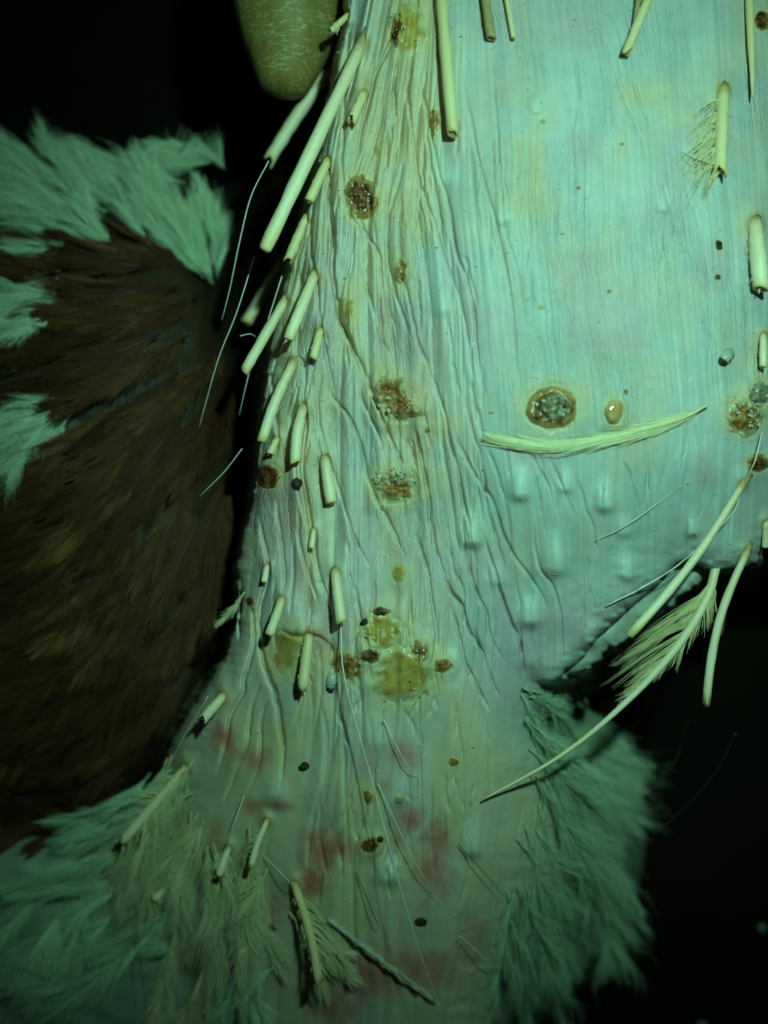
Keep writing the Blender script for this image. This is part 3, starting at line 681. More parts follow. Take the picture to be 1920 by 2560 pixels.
# ---------------------------------------------------------------- tubes and feathers
def tube(pts, radii, sides=10, cap='round'):
    """pts (n,3) metres; returns verts, faces"""
    P = np.asarray(pts, float); n = len(P)
    T = np.gradient(P, axis=0); T /= np.linalg.norm(T, axis=1)[:, None] + 1e-12
    up = np.array([0.0, 0.0, 1.0])
    A = np.cross(T, up); A /= np.linalg.norm(A, axis=1)[:, None] + 1e-9
    B = np.cross(A, T)
    th = np.linspace(0, 2 * np.pi, sides, endpoint=False)
    V = P[:, None, :] + np.asarray(radii)[:, None, None] * (np.cos(th)[None, :, None] * A[:, None, :] + np.sin(th)[None, :, None] * B[:, None, :])
    V = V.reshape(-1, 3)
    Fs = []
    for i in range(n - 1):
        for j in range(sides):
            j2 = (j + 1) % sides
            Fs.append((i * sides + j, i * sides + j2, (i + 1) * sides + j2, (i + 1) * sides + j))
    Fs.append(tuple(range(sides))[::-1]); Fs.append(tuple((n - 1) * sides + j for j in range(sides)))
    return V, Fs, th, A, B

class Ribbons:
    def __init__(s): s.v = []; s.f = []; s.t = []; s.n = 0
    def add(s, C, w, t):
        """C (k,m,3) centre lines, w (k,m) widths, t (k,m) tones"""
        k, m, _ = C.shape
        T = np.gradient(C, axis=1)
        S = np.cross(T, np.array([0.12, 0.1, 1.0])); S /= np.linalg.norm(S, axis=2)[..., None] + 1e-12
        S = S * w[..., None] / 2
        v = np.stack([C - S, C + S], 2).reshape(-1, 3)
        b = s.n + (np.arange(k) * 2 * m)[:, None] + 2 * np.arange(m - 1)[None, :]
        b = b.reshape(-1)
        s.v.append(v); s.t.append(np.repeat(t.reshape(-1), 2)); s.f.append(np.stack([b, b + 1, b + 3, b + 2], -1)); s.n += len(v)
    def get(s):
        return np.vstack(s.v), np.vstack(s.f), np.concatenate(s.t)

def ribbon_obj(name, v, f, t, mat, parent):
    me = bpy.data.meshes.new(name)
    me.vertices.add(len(v)); me.vertices.foreach_set('co', np.asarray(v, np.float32).ravel())
    me.loops.add(f.size); me.loops.foreach_set('vertex_index', f.ravel().astype(np.int32))
    me.polygons.add(len(f)); me.polygons.foreach_set('loop_start', np.arange(0, f.size, 4, dtype=np.int32))
    me.polygons.foreach_set('use_smooth', np.ones(len(f), bool))
    a = me.attributes.new('t', 'FLOAT', 'POINT'); a.data.foreach_set('value', np.asarray(t, np.float32))
    me.materials.append(mat); me.update(calc_edges=True)
    o = bpy.data.objects.new(name, me); COL.objects.link(o); o.parent = parent
    return o

def barb_set(rb, spine, n, lenL, lenR, ang, width, seed, tone=(0.3, 0.9), fluff=0.15, droop=0.25, prof=None, s0=0.0, s1=1.0, curl=0.35, segs=5, clumps=11, tip_tone=0.3, sawk=1.0, wave=0.0):
    """spine (m,3) metres; barbs on both sides. lenL/lenR metres (left/right of travel seen from above)"""
    R = np.random.default_rng(seed)
    m = len(spine); cl = np.linspace(0, 1, m)
    T = np.gradient(spine, axis=0); T /= np.linalg.norm(T, axis=1)[:, None]
    up = np.array([0, 0, 1.0])
    prof = np.vectorize(prof) if prof else (lambda u: np.sin(np.pi * (0.12 + 0.8 * u)) ** 0.7)
    for side, ln in ((1, lenL), (-1, lenR)):
        if ln <= 0: continue
        s = s0 + (s1 - s0) * (np.arange(n) + R.random(n) * 0.9) / n
        p = np.stack([np.interp(s, cl, spine[:, i]) for i in range(3)], -1)
        t = np.stack([np.interp(s, cl, T[:, i]) for i in range(3)], -1); t /= np.linalg.norm(t, axis=1)[:, None]
        sv = np.cross(up, t) * side; sv /= np.linalg.norm(sv, axis=1)[:, None] + 1e-9
        nv = np.cross(t, np.cross(up, t)); nv /= np.linalg.norm(nv, axis=1)[:, None] + 1e-9
        u = (s - s0) / (s1 - s0)
        # barbs cling together in tapering clumps
        ck = np.linspace(0, 1, clumps * 2); cv = R.normal(size=clumps * 2); cz = R.normal(size=clumps * 2); ct = R.random(clumps * 2)
        cg = np.interp(u, ck, cv); cgz = np.interp(u, ck, cz); ctn = np.interp(u, ck, ct)
        saw = (u * clumps) % 1.0 - 0.5
        l = np.clip(ln * prof(u) * (1 + fluff * 0.6 * R.normal(size=n) + 0.5 * fluff * cg), 1e-5, None)
        a = ang * (1 - 0.45 * u) * (1 + 0.35 * fluff * R.normal(size=n) + 0.9 * fluff * cg + 1.6 * fluff * saw * sawk)
        q = np.linspace(0, 1, segs)
        aa = a[:, None] * (1 - curl * q[None])
        st = np.cos(aa)[..., None] * t[:, None] + np.sin(aa)[..., None] * sv[:, None]
        step = (st[:, :-1] * (l / (segs - 1))[:, None, None])
        C = p[:, None] + np.concatenate([np.zeros((n, 1, 3)), np.cumsum(step, axis=1)], 1)
        C = C + nv[:, None] * ((-droop * q ** 2)[None] + (fluff * (0.25 * R.normal(size=n) + 0.35 * cgz))[:, None] * q[None] + 0.04 * q[None])[..., None] * l[:, None, None]
        C = C + sv[:, None] * ((fluff * 0.10 * R.normal(size=n) * l)[:, None] * q[None] ** 2)[..., None]
        if wave:
            ph = R.uniform(0, 6.28, n); fr = R.uniform(3, 8, n)
            C = C + sv[:, None] * (wave * l[:, None] * q[None] * np.sin(ph[:, None] + fr[:, None] * q[None]))[..., None] + nv[:, None] * (wave * 1.2 * l[:, None] * q[None] * np.cos(ph[:, None] + 1.3 * fr[:, None] * q[None]))[..., None]
        wv = width * (1 - 0.75 * q[None] ** 1.5) * (0.8 + 0.4 * R.random(n))[:, None]
        tn = np.clip(tone[0] + (tone[1] - tone[0]) * ((0.35 * R.random(n) + 0.35 * ctn)[:, None] + tip_tone * q[None]), 0, 1)
        rb.add(C, wv, tn)

def px_spine(ctrl, n=14):
    """control points (px, py, z mm) -> smooth metric spine"""
    P = smooth_poly(ctrl, max(3, n // max(1, len(ctrl) - 1)))
    return np.array([W1(p) for p in P])

MMPX = 1000.0 * F          # helper for pixel radius -> metres at height z
def rpx(r, z): return r * (ZC - z) / F / 1000

def quill(q, seed):
    (bx, by), (tx, ty), r, mat, lift, bend, end, barbs = q
    zb = float(zat(bx, by)) + 0.2
    zt = max(float(zat(tx, ty)) + r / 15.0 + 0.3, 0) if lift > -5 else zb + lift
    if float(zat(tx, ty)) < zb - 12: zt = zb - 3 + lift
    else: zt = max(zt, zb + 0.25 * lift) + 0.35 * lift
    n = 15
    t = np.linspace(-0.06, 1, n)
    dx, dy = tx - bx, ty - by; L = math.hypot(dx, dy)
    bxs = bx + dx * t + (-dy / L) * bend * np.sin(np.pi * np.clip(t, 0, 1)); bys = by + dy * t + (dx / L) * bend * np.sin(np.pi * np.clip(t, 0, 1))
    zz = zb + (zt - zb) * np.clip(t, 0, 1) ** 0.8 + 0.12 * r / 15 * np.sin(np.pi * t)
    zz[0] = zb - 1.2
    P = np.array([W1((a, b, c)) for a, b, c in zip(bxs, bys, zz)])
    R = np.random.default_rng(seed)
    rr = 0.92 * rpx(r, zb) * (0.86 + 0.14 * np.clip(t * 2.2, 0, 1)) * (1 + 0.03 * R.normal(size=n))
    if end == 'round':
        P = np.vstack([P[:-1], P[-1] - (P[-1] - P[-2]) * 0.18, P[-1] - (P[-1] - P[-2]) * 0.05, P[-1]]); rr = np.concatenate([rr[:-1], [rr[-1] * 0.97, rr[-1] * 0.8, rr[-1] * 0.4]])
        t = np.concatenate([t[:-1], [0.97, 0.99, 1]])
    elif end == 'point': rr[-1] *= 0.45; rr[-2] *= 0.85
    elif end == 'needle': rr = rr * np.interp(t, [0, 0.5, 1], [1, 0.8, 0.22])
    V, Fs, th, A, B = tube(P, rr, 12)
    V = V + (R.normal(size=V.shape) * rr.mean() * 0.035)
    mi = [0] * len(Fs)
    tt = np.repeat(np.clip(0.30 * np.clip((t + 0.02) / 0.12, 0, 1) + 0.37 * np.clip(t, 0, 1) + 0.28 * np.clip((t - 0.8) / 0.2, 0, 1), 0, 1), 12)
    V = list(V); tt = list(tt)
    if end in ('cut', 'split'):
        # hollow cut end: bevelled lip with recessed pith
        Fs.pop(); mi.pop()
        last = len(V) - 12; c = P[-1]; T = (P[-1] - P[-2]); T /= np.linalg.norm(T)
        if end == 'split':
            for j in range(12): V[last + j] = V[last + j] + T * rr[-1] * (0.7 * math.sin(j * 1.05 + seed) + 0.35 * R.normal())
        else:
            for j in range(12): V[last + j] = V[last + j] + T * rr[-1] * 0.30 * math.cos(th[j] + seed) + T * rr[-1] * 0.06 * R.normal()
        for dep, sc in ((0.0, 0.70), (-0.35, 0.60)):
            b0 = len(V)
            for j in range(12):
                o = V[last + j] if dep == 0 else V[last + j] + T * rr[-1] * dep
                cc_ = c + T * np.dot(o - c, T)
                V.append(cc_ + (o - cc_) * sc); tt.append(1.0)
            prev = last if dep == 0 else b0 - 12
            for j in range(12):
                j2 = (j + 1) % 12; Fs.append((prev + j, prev + j2, b0 + j2, b0 + j)); mi.append(0 if dep == 0 else 1)
        Fs.append(tuple(b0 + j for j in range(12))); mi.append(1)
    o = mesh_obj('quill', V, Fs, [M[mat], M['pith']], bird, True, mi, {'t': tt})
    if barbs:
        rb = Ribbons()
        nb = int(24 + L / 2.2)
        barb_set(rb, P[1:], nb, barbs[1] / 1000, barbs[0] / 1000, 0.85, 0.00013, seed, (0.1, 0.9), 0.3, 0.1, lambda u: 0.55 + 0.45 * math.sin(math.pi * min(1, u * 1.1)), 0.05, 0.97, 0.5, 4)
        if rb.v: ribbon_obj('barbs', *rb.get(), M['barb'], o)
    return o
for i, q in enumerate(Q): quill(q, 100 + i)

def feather(name, ctrl, half_mm, n, mat, seed, shaft_mat=None, shaft_px=4, ang=0.75, fluff=0.12, tone=(0.2, 0.9), droop=0.15, prof=None, width=None, parent=bird, curl=0.35, segs=5, soft=False, s0=0.06, asym=1.0, nsp=16, taper=(1, 0.75, 0.12)):
    sp = px_spine(ctrl, nsp)
    rb = Ribbons()
    Lm = np.linalg.norm(np.diff(sp, axis=0), axis=1).sum()
    wd = width or Lm / n * 1.15
    barb_set(rb, sp, n, half_mm / 1000, half_mm * asym / 1000, ang, wd, seed, tone, fluff, droop, prof, s0, 0.99, curl, segs, *(soft if soft else ()))
    o = ribbon_obj(name, *rb.get(), mat, parent)
    rr = rpx(shaft_px, ctrl[0][2]) * np.interp(np.linspace(0, 1, len(sp)), [0, 0.3, 1], taper)
    spu = sp.copy(); spu[:, 2] += 0.00008
    V, Fs, *_ = tube(spu, rr, 6)
    mesh_obj('shaft', V, Fs, shaft_mat or M['shaft_dark'], o, True, None, {'t': np.repeat(np.linspace(0.3, 0.8, len(sp)), 6)})
    return o

# -- brown contour feathers, fanned out from the shoulder
R = np.random.default_rng(21)
HUB = np.array([690.0, 640.0])
contour = lambda u: (min(1.0, (u + 0.08) * 3.0)) ** 0.5 * (1 - 0.75 * u ** 2)
count = 0
spots = []
for gy_ in np.arange(560, 2030, 92):
    for gx_ in np.arange(-130, 640, 80):
        spots.append((gx_ + R.normal() * 16 + (42 if int(gy_ / 92) % 2 else 0), gy_ + R.normal() * 16))
for bx, by in spots:
    lim = np.interp(by, [400, 560, 640, 720, 860, 1200, 1400, 1590, 1790, 1980], [340, 440, 520, 566, 592, 606, 600, 550, 460, 310])
    if bx > lim: continue
    dx, dy = bx - HUB[0], by - HUB[1]
    rad = math.hypot(dx, dy); th = math.atan2(dy, dx) % (2 * math.pi)
    if math.degrees(th) > 205: continue
    turn = float(sstep(1250, 1800, by)) * 0.42
    dth = th + turn + 0.10 + R.normal() * 0.06
    ln = R.uniform(260, 340)
    lift = R.uniform(0.8, 2.2)
    bow = 0.14 + 0.06 * R.normal()
    pts = []
    for s_ in (0, 0.33, 0.66, 1.0):
        a_ = dth + bow * s_
        px = bx + ln * s_ * math.cos(a_); py = by + ln * s_ * math.sin(a_)
        pts.append((px, py, max(float(zat(px, py)), 34) + 0.8 + 4.0 * max(0, 1 - rad / 1500) + lift * s_))
    white = (math.degrees(th) > 186 and bx < 330) or (bx < 40 and 560 < by < 960) or (30 < bx < 190 and 985 < by < 1120)
    if white:
        pts = [(p_[0], p_[1], p_[2] - 3.0) for p_ in pts]
        feather('feather', pts, R.uniform(7, 9), 230, M['white'], 300 + count, M['white'], 2.5, 0.5, 0.3, (0.1, 0.95), 0.10, contour, 0.00008, segs=5, nsp=10, soft=(7, 0.3, 0.35, 0.06))
    else:
        t0 = R.choice([-0.12, -0.05, 0.02, 0.1, 0.3], p=[.3, .25, .2, .15, .1]) + R.uniform(-0.04, 0.04)
        feather('feather', pts, R.uniform(8.5, 11), 260, M['brown'], 300 + count, M['shaft_dark'], 3.4, 0.46, 0.16, (t0, t0 + R.uniform(0.4, 0.85)), 0.12, contour, 0.00011, segs=5, nsp=10, soft=(5, 0.35, 0.15, 0.02))
    count += 1

# -- white feathers over the shoulder (upper left) and along the left edge
def fan(name, n, base, tip, jb, jt, half, mat, z0, seed, fluff=0.35, tone=(0.0, 1.0), nb=330, zt=None, bow=20, ang=0.36, width=0.00006):
    R = np.random.default_rng(seed)
    for k in range(n):
        b = np.array(base) + R.normal(size=2) * jb; t = np.array(tip) + R.normal(size=2) * jt
        m = (b + t) / 2 + R.normal(size=2) * bow
        zb = max(float(zat(*b)), z0) + R.uniform(0.5, 3); ze = max(float(zat(*t)), (zt if zt is not None else z0)) + R.uniform(1, 6)
        feather(name, [(b[0], b[1], zb), (m[0], m[1], (zb + ze) / 2 + 1.5), (t[0], t[1], ze)], 1.6 * half * R.uniform(0.6, 1.3), nb, mat, seed * 50 + k, mat, 2.0, ang, fluff, tone, 0.1, None, width, segs=6, nsp=10, soft=(7, 0.3, 0.35, 0.07))

wf = M['white']
fan('down_feather', 7, (520, 690), (330, 420), 22, 35, 5.0, wf, 44, 1)
fan('down_feather', 4, (540, 700), (500, 500), 12, 25, 4.0, wf, 42, 2)
fan('down_feather', 6, (380, 560), (140, 400), 40, 45, 5.0, wf, 42, 3)
fan('down_feather', 6, (300, 640), (20, 520), 40, 50, 5.0, wf, 44, 4)
fan('down_feather', 6, (200, 520), (-40, 380), 40, 30, 5.0, wf, 40, 5)
fan('down_feather', 7, (190, 740), (-60, 800), 30, 60, 5.5, wf, 52, 6)
fan('down_feather', 6, (200, 990), (20, 1150), 30, 50, 5.0, wf, 58, 7)
fan('down_feather', 3, (520, 400), (460, 380), 30, 30, 4.0, wf, 40, 8)
# -- downy skirts below
cr = M['cream']
fan('down_feather', 9, (455, 1940), (300, 2230), 30, 50, 5.5, cr, 52, 11, 0.4)
fan('down_feather', 7, (470, 2050), (420, 2330), 40, 50, 5.0, cr, 52, 12, 0.4)
fan('down_feather', 7, (560, 2170), (520, 2480), 35, 50, 4.5, cr, 54, 13, 0.4)
fan('down_feather', 5, (650, 2200), (640, 2440), 30, 40, 4.0, cr, 54, 14, 0.4)
fan('down_feather', 5, (420, 1960), (170, 2120), 30, 40, 4.5, wf, 50, 15, 0.3)
fan('down_feather', 5, (1330, 1725), (1430, 1830), 20, 30, 3.0, wf, 44, 36, 0.4, zt=40)
fan('down_feather', 6, (300, 2180), (60, 2320), 60, 60, 6.0, wf, 42, 17, 0.3)
fan('down_feather', 8, (240, 2320), (40, 2520), 80, 60, 6.0, wf, 42, 18, 0.3)
fan('down_feather', 6, (500, 2420), (420, 2640), 60, 50, 5.0, cr, 44, 19, 0.4)
fan('down_feather', 5, (640, 2420), (600, 2600), 50, 40, 4.0, wf, 46, 20, 0.4)
fan('down_feather', 4, (740, 2260), (860, 2440), 15, 30, 3.5, cr, 54, 21, 0.3)
# -- fluffy tuft on the right
fan('down_feather', 10, (1360, 1800), (1510, 2120), 40, 40, 6.5, wf, 40, 31, 0.5, zt=36)
fan('down_feather', 10, (1400, 1960), (1550, 2300), 40, 45, 6.5, wf, 38, 32, 0.5, zt=30)
fan('down_feather', 9, (1340, 2050), (1420, 2430), 40, 55, 6.5, wf, 38, 33, 0.5, zt=30)
fan('down_feather', 7, (1300, 2250), (1280, 2560), 30, 50, 6.0, wf, 38, 34, 0.5, zt=28)
fan('down_feather', 6, (1400, 1790), (1540, 1930), 30, 30, 4.5, wf, 36, 35, 0.5, zt=30)

# -- single pin feathers that stand out
zf = lambda x, y, o=1.0: float(zat(x, y)) + o
# long bowed feather hanging from the flap's lower edge
zq = zf(1790, 1425, 0)
f1 = feather('feather', [(1790, 1418, zq), (1765, 1500, zq + 1), (1690, 1620, zq + 2), (1560, 1760, zq + 2), (1400, 1890, zq + 1), (1205, 2000, zf(1205, 2000, 1.5))], 4.5, 420, M['barb'], 900, M['quill'], 12, 0.50, 0.26, (0.1, 1.0), 0.05,
             lambda u: (0.75 if u < 0.06 else 1.0) * max(0.0, 1 - max(0, u - 0.30) * 3.3) , 0.00008, asym=2.9, segs=6, nsp=30, taper=(1, 1.0, 0.2))
f1['label'] = 'long bowed pale feather hanging from the lower edge of the skin'
f2 = feather('feather', [(820, 2296, zf(820, 2296, .6)), (900, 2360, zf(900, 2360, 1.8)), (990, 2430, zf(990, 2430, 2.2)), (1090, 2500, zf(1090, 2500, 2.5))], 3.0, 260, M['cream'], 901, M['follicle'], 7, 0.24, 0.25, (0.1, 0.9), 0.1, None, 0.00010, nsp=18)
f3 = feather('feather', [(612, 1480, zf(612, 1480, .5)), (575, 1530, zf(612, 1480, 0)), (542, 1565, zf(612, 1480, -1))], 1.8, 60, M['cream'], 902, M['barb'], 3, 0.5, 0.3, (0.1, 1), 0.1, None, 0.00006, soft=(7, 0.3, 0.3, 0.08))
f4 = feather('feather', [(395, 2245, zf(395, 2245, 5)), (370, 2220, zf(395, 2245, 6)), (352, 2195, zf(395, 2245, 6.5))], 1.0, 24, M['white'], 903, M['barb'], 4, 0.4, 0.2, (0.4, 1), 0.1, None, 0.0002)

# -- loose feather lying across the skin: a thing of its own
lf = bpy.data.objects.new('loose_feather', None); COL.objects.link(lf)
lf['label'] = 'small loose cream feather lying across the skin under the round scab'; lf['category'] = 'feather'
pts = [(1768, 1012), (1700, 1048), (1600, 1078), (1480, 1105), (1380, 1118), (1290, 1108), (1215, 1092)]
lf.location = W1((1768, 1012, zf(1768, 1012, 0)))
ctrl = [(x, y, zf(x, y, 0.5)) for x, y in pts]
def lfeather():
    sp = px_spine(ctrl, 60)
    R = np.random.default_rng(950)
    cl = np.linspace(0, 1, len(sp)); T = np.gradient(sp, axis=0); T /= np.linalg.norm(T, axis=1)[:, None]
    SV = np.cross((0, 0, 1.0), T); SV /= np.linalg.norm(SV, axis=1)[:, None]
    k, m = 620, 12
    a = R.beta(1.0, 1.6, k) * 0.9; l = R.uniform(0.10, 0.34, k); e = np.minimum(a + l, 1.03 + 0.0 * a)
    q = np.linspace(0, 1, m)
    ss = a[:, None] + (e - a)[:, None] * q
    off = np.clip(R.normal(size=k) * 0.5, -1.15, 1.15)[:, None] * (0.35 + 0.65 * q) + 0.10 * R.normal(size=k)[:, None] * q ** 3 + 0.06 * np.sin(ss * 22 + R.uniform(0, 6, k)[:, None] * 0.25)
    wid = np.interp(ss, [0, 0.05, 0.2, 0.45, 0.8, 1.0, 1.1], [0.10, 0.45, 1.25, 1.40, 1.30, 1.15, 1.2]) / 1000
    P = np.stack([np.interp(ss, cl, sp[:, i]) for i in range(3)], -1); S = np.stack([np.interp(ss, cl, SV[:, i]) for i in range(3)], -1)
    ex = np.clip(ss - 1, 0, None)[..., None] * (sp[-1] - sp[-4]) * 14
    C = P + S * (off * wid)[..., None] + ex
    C[..., 2] += 0.0007 * np.clip(1 - np.abs(off), 0, 1) * np.minimum(1, wid / 0.001) + 0.00025 * R.random(k)[:, None]
    rb = Ribbons()
    rb.add(C, 0.00013 * (1 - 0.7 * q[None] ** 2) * (0.7 + 0.6 * R.random(k))[:, None], np.clip(R.uniform(0.15, 1.0, k)[:, None] + 0.1 * q[None], 0, 1))
    v, fq, tq = rb.get()
    zz = v[:, 2] * 1000; px = v[:, 0] * 1000 * F / (ZC - zz) + 960; py = 1280 - v[:, 1] * 1000 * F / (ZC - zz)
    v[:, 2] = np.maximum(v[:, 2], zat(px, py) / 1000 + 0.0002)
    v = v - np.array(lf.location)
    o = ribbon_obj('vane', v, fq, tq, M['cream'], lf)
    rr = rpx(4.0, 88) * np.interp(np.linspace(0, 1, len(sp)), [0, 0.1, 0.4, 1], [0.7, 1, 0.5, 0.1])
    s2 = sp.copy(); s2[:, 2] += np.interp(cl, [0, 0.3, 1], [0.0009, 0.0009, 0.0003])
    V, Fs, *_ = tube(s2 - np.array(lf.location), rr, 7)
    mesh_obj('shaft', V, Fs, M['quill_yellow'], lf, True, None, {'t': np.full(len(V), 0.6)})
lfeather()

# ---------------------------------------------------------------- scabs
def scab(cx, cy, rx, ry, rot, h, mat, flakes, seed):
    R = np.random.default_rng(seed)
    nr, na = (12, 40) if max(rx, ry) > 18 else (6, 18)
    c, s = math.cos(math.radians(rot)), math.sin(math.radians(rot))
    ang = np.linspace(0, 2 * np.pi, na, endpoint=False)
    rough = 0.16 if mat in ('scab_brown', 'scab_yellow') else 0.09
    if mat == 'scab_amber': rough = 0.05
    if cx == 1378: rough = 0.035
    out = 1 + rough * vn(np.cos(ang) * 1.6 + seed, np.sin(ang) * 1.6, 3) * 1.6 + rough * 0.9 * vn(np.cos(ang) * 4 + seed, np.sin(ang) * 4, 4) + rough * 0.6 * vn(np.cos(ang) * 9 + seed, np.sin(ang) * 9, 5)
    V = []; Fs = []; rimv = []
    for i in range(nr + 1):
        q = (i + 0.5) / (nr + 0.5)
        x = rx * q * out * np.cos(ang); y = ry * q * out * np.sin(ang)
        px = cx + c * x - s * y; py = cy + s * x + c * y
        zsur = zat(px, py)
        if mat == 'scab_amber': prof = 0.9 * math.sqrt(max(0, 1 - q * q)); rg = 0
        else:
            prof = (1 - q ** 5) * (0.75 + 0.25 * (math.cos(q * 7.5) if cx == 1378 else math.cos(q * 2)))
            rg = h * (0.40 * vn(px / 15, py / 15, seed % 50) + 0.22 * vn(px / 7, py / 7, seed % 50 + 3)) * (1 - q ** 6)
        z = zsur + h * prof * (0.75 if mat == 'scab_yellow' else 0.7) + rg * (0.3 if mat == 'scab_yellow' else 1) - 0.22 * q ** 8
        V.append(W(px, py, z)); rimv.append(np.full(na, q))
    V = np.concatenate(V)
    for i in range(nr):
        for j in range(na):
            j2 = (j + 1) % na
            Fs.append((i * na + j, (i + 1) * na + j, (i + 1) * na + j2, i * na + j2))
    Fs.append(tuple(range(na)))
    o = mesh_obj('scab', V, Fs, M[mat], bird, attr={'rim': np.concatenate(rimv)})
    if cx == 1378:
        # grey dried core with a pale torn rim
        core = scab_core(cx + 12, cy + 2, 40, 36, o)
    flakes = flakes if (cx, cy) in ((985, 1215), (1862, 1035), (1898, 985)) else int(flakes * 0.25)
    if flakes:
        fv = []; ff = []
        for k in range(flakes):
            a = R.uniform(0, 2 * math.pi); q = R.uniform(0.25, 1.12)
            if cy == 1215: a = R.uniform(-2.9, -0.2)
            if cx == 1008: a = R.uniform(-2.0, 1.2)
            px = cx + rx * q * math.cos(a); py = cy + ry * q * math.sin(a)
            sz = R.uniform(3, 8.0); b0 = len(fv); m_ = R.integers(4, 7)
            tilt = R.normal(size=2) * 0.05
            z0 = float(zat(px, py)) + h * 0.75 * max(0, 1 - q ** 3) + 0.25
            for j in range(m_):
                t = 2 * math.pi * j / m_ + R.uniform(-.4, .4); l = sz * R.uniform(0.45, 1.2)
                dx = l * math.cos(t); dy = l * math.sin(t)
                fv.append(W1((px + dx, py + dy, z0 + tilt[0] * dx + tilt[1] * dy + R.normal() * 0.05)))
            for j in range(m_):
                fv.append(fv[b0 + j] - np.array([0, 0, 0.00012]))
            ff.append(tuple(range(b0, b0 + m_)))
            for j in range(m_): ff.append((b0 + j, b0 + m_ + j, b0 + m_ + (j + 1) % m_, b0 + (j + 1) % m_))
        fo = mesh_obj('dry_flakes', fv, ff, M['flake'], o, False); fo['kind'] = 'stuff'
    return o
def scab_core(cx, cy, rx, ry, par):
    na, nr = 30, 8; V = []; Fs = []
    ang = np.linspace(0, 2 * np.pi, na, endpoint=False)
    for i in range(nr + 1):
        q = i / nr
        rr = 1 + 0.14 * vn(np.cos(ang) * 2, np.sin(ang) * 2, 22)
        px = cx + rx * q * rr * np.cos(ang); py = cy + ry * q * rr * np.sin(ang)
        z = zat(px, py) + 0.80 + 0.22 * math.cos(q * 7 + 0.6) - 1.2 * q ** 6 + 0.5 * vn(px / 12, py / 9, 23) + 0.3 * vn(px / 5, py / 5, 24)
        V.append(W(px, py, z))
    for i in range(nr):
        for j in range(na):
            j2 = (j + 1) % na; Fs.append((i * na + j, (i + 1) * na + j, (i + 1) * na + j2, i * na + j2))
    return mesh_obj('scab_core', np.concatenate(V), Fs, M['scab_grey'], par)
for i, sc in enumerate(SCABS): scab(*sc, 500 + i)

# -- follicles with dark plugs: x, y, tip dx, dy, radius px
for k, (x, y, dx, dy, r) in enumerate([(836, 1672, -10, 44, 16), (1822, 882, -14, 18, 17), (742, 1200, 2, 14, 13), (768, 1910, -10, 8, 11), (918, 1550, -8, 6, 8)]):
    z0 = zf(x, y, -1.6); z1_ = zf(x + dx, y + dy, 0.0)
    t = np.linspace(0, 1, 12)
    P = np.array([W1((x + dx * s, y + dy * s, z0 + (z1_ - z0) * s + 0.8 * math.sin(math.pi * s))) for s in t])
    rr = rpx(r, 85) * (1 + 0.08 * np.cos(t * 33)) * np.interp(t, [0, .6, 1], [0.9, 1, 0.85])
    V, Fs, *_ = tube(P, rr, 14)
    mi = [1 if (f_ // 14) in (4, 8) and (f_ % 14) > 4 else 0 for f_ in range(len(Fs))]
    o = mesh_obj('follicle', V, Fs, [M['follicle'] if k < 2 else M['plug'], M['plug']], bird, True, mi)
    T = P[-1] - P[-2]; T /= np.linalg.norm(T)
    P2 = np.array([P[-1] - T * 0.0002, P[-1] + T * 0.0004, P[-1] + T * 0.0009, P[-1] + T * 0.0011])
    V, Fs, *_ = tube(P2, rr[-1] * np.array([0.88, 0.92, 0.7, 0.25]), 12)
    V = V + np.random.default_rng(k).normal(size=V.shape) * 0.00009
    mesh_obj('plug', V, Fs, M['plug'], o)

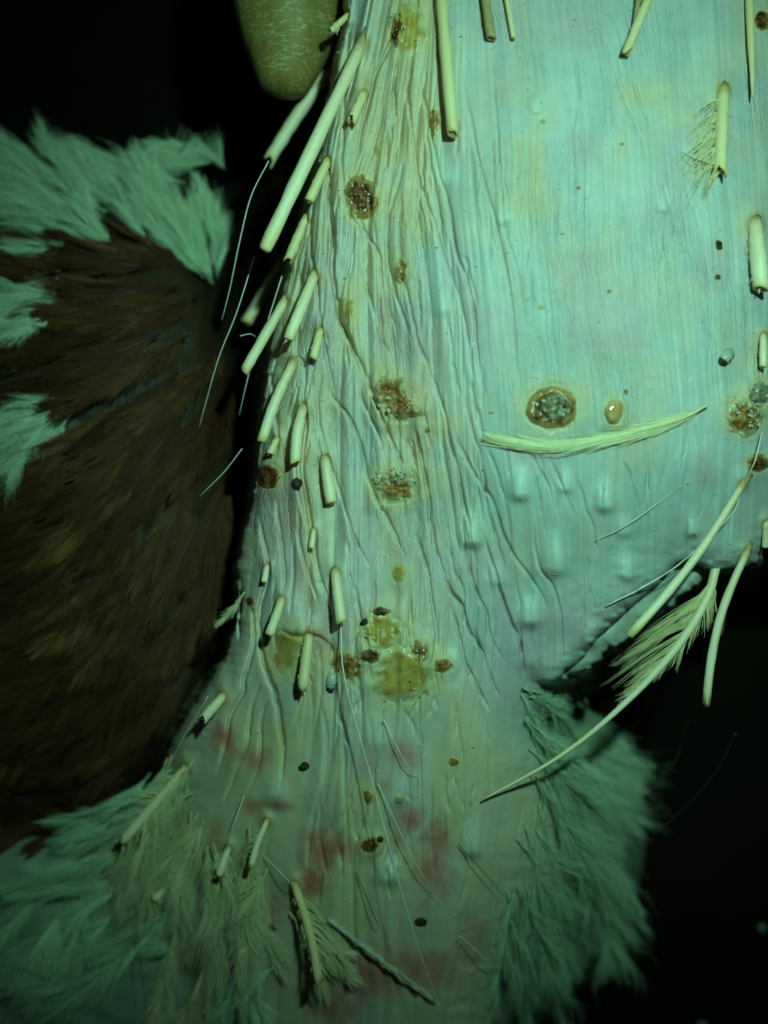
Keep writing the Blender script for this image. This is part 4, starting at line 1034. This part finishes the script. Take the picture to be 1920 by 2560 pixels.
# ---------------------------------------------------------------- hairs
HAIRS = [([(672, 402, 0), (628, 490, -2), (600, 600, -3), (575, 720, -4), (555, 800, -5)], 1.5, 'hair'),
         ([(636, 640, 0), (592, 780, -2), (545, 900, -4), (498, 1068, -6)], 1.5, 'hair'),
         ([(705, 690, 0), (660, 830, -2), (632, 900, -3), (616, 960, -3), (598, 1038, -4)], 1.4, 'hair'),
         ([(800, 400, 2), (760, 460, 1), (735, 490, 0)], 1.3, 'hair'),
         ([(845, 130, 3), (790, 190, 2), (730, 300, 0)], 1.2, 'hair'),
         ([(1488, 1352, .5), (1560, 1316, 1.0), (1640, 1262, 1.0), (1705, 1214, .5)], 1.1, 'hair'),
         ([(1515, 1515, .8), (1640, 1450, 3), (1740, 1375, 4), (1830, 1285, 4), (1855, 1225, 1)], 1.5, 'hair'),
         ([(1600, 1470, 2), (1700, 1410, 4), (1800, 1310, 5)], 1.2, 'hair'),
         ([(852, 1555, 1), (862, 1700, 4), (930, 1950, 8), (990, 2180, 12), (1050, 2380, 16), (1120, 2570, 20)], 1.6, 'hair'),
         ([(1905, 1080, 1), (1888, 1150, 3), (1862, 1206, 1)], 1.5, 'hair'),
         ([(960, 1800, 1), (1010, 1900, 3), (1055, 1955, 1)], 1.2, 'hair'),
         ([(945, 1960, 1), (1030, 2140, 4), (1100, 2260, 1)], 1.2, 'hair'),
         ([(610, 1990, 1), (585, 2060, 4), (565, 2130, 2)], 1.4, 'hair'),
         ([(520, 1740, 2), (430, 1900, 4), (360, 2100, 5), (300, 2300, 0)], 1.2, 'hair'),
         ([(340, 2250, 8), (350, 2400, 8), (372, 2560, 8)], 1.3, 'hair_dark'),
         ([(660, 2140, 1), (720, 2200, 4), (740, 2230, 1)], 1.2, 'hair'),
         ([(890, 2180, 1), (940, 2300, 3), (950, 2320, 1)], 1.2, 'hair_dark'),
         ([(1145, 2110, 1), (1200, 2170, 3), (1260, 2240, 4)], 1.2, 'hair_dark'),
         ([(1150, 2340, 3), (1230, 2410, 6), (1290, 2450, 6)], 1.2, 'hair'),
         ([(1360, 2510, 12), (1400, 2540, 12), (1440, 2575, 12)], 1.8, 'hair'),
         ([(600, 840, 2), (625, 835, 2), (640, 842, 1)], 1.2, 'hair'),
         ([(640, 930, 1), (655, 935, 3), (668, 930, 2)], 1.3, 'hair'),
         ([(605, 1122, 2), (560, 1180, 1), (500, 1240, 0)], 1.3, 'hair'),
         ([(1790, 415, 2), (1740, 400, 3), (1700, 380, 1)], 1.3, 'hair_dark')]
hair_z = {0: 78, 1: 78, 2: 76, 22: 74, 20: 74}
for k, (pl, r, m) in enumerate(HAIRS):
    ctrl = [(x, y, (hair_z[k] + o if k in hair_z else float(zat(x, y)) + o)) for x, y, o in pl]
    sp = px_spine(ctrl, 24)
    V, Fs, *_ = tube(sp, rpx(r, 80) * np.interp(np.linspace(0, 1, len(sp)), [0, 0.6, 1], [1, 0.8, 0.35]), 5)
    mesh_obj('hair', V, Fs, M[m], bird)
# two far hairs against the dark, ending in a clot
zr = 62
for k, pl in enumerate([[(1840, 1830), (1790, 1930), (1720, 2010), (1640, 2085)], [(1720, 1800), (1690, 1900), (1620, 1985)]]):
    sp = px_spine([(x, y, zr - 3 * i) for i, (x, y) in enumerate(pl)], 20)
    V, Fs, *_ = tube(sp, np.full(len(sp), rpx(1.1, 60)), 5); mesh_obj('hair', V, Fs, M['hair_dark'], bird)

# -- dandruff over the skin: too many to count
R = np.random.default_rng(77)
fv = []; ff = []
while len(ff) < 620 * 2:
    px = R.uniform(600, 1920); py = R.uniform(0, 2400)
    j = np.searchsorted(ys, py); i = np.searchsorted(cs, float(to_c(px, py)))
    if plucked[j, i] < 0.95: continue
    if vn(np.float64(px / 90), np.float64(py / 90), 91) < R.uniform(-0.5, 0.6): continue
    sz = abs(R.normal()) * 1.0 + 0.6; b0 = len(fv); m_ = 4
    th0 = R.uniform(0, 6.28); el = R.uniform(1, 4.0)
    tl = R.normal(size=2) * 0.06
    for j in range(m_):
        t = th0 + 2 * math.pi * j / m_ + R.uniform(-.5, .5); l = sz * R.uniform(0.5, 1.2)
        dx = l * math.cos(t) * el; dy = l * math.sin(t)
        fv.append(W1((px + dx, py + dy, float(zat(px, py)) + 0.14 + tl[0] * dx + tl[1] * dy)))
    ff.append((b0, b0 + 1, b0 + 2)); ff.append((b0, b0 + 2, b0 + 3))
fo = mesh_obj('skin_flakes', fv, ff, M['flake'], bird, False); fo['kind'] = 'stuff'
print('brown/white contour feathers', count, 'body quads', len(quads))
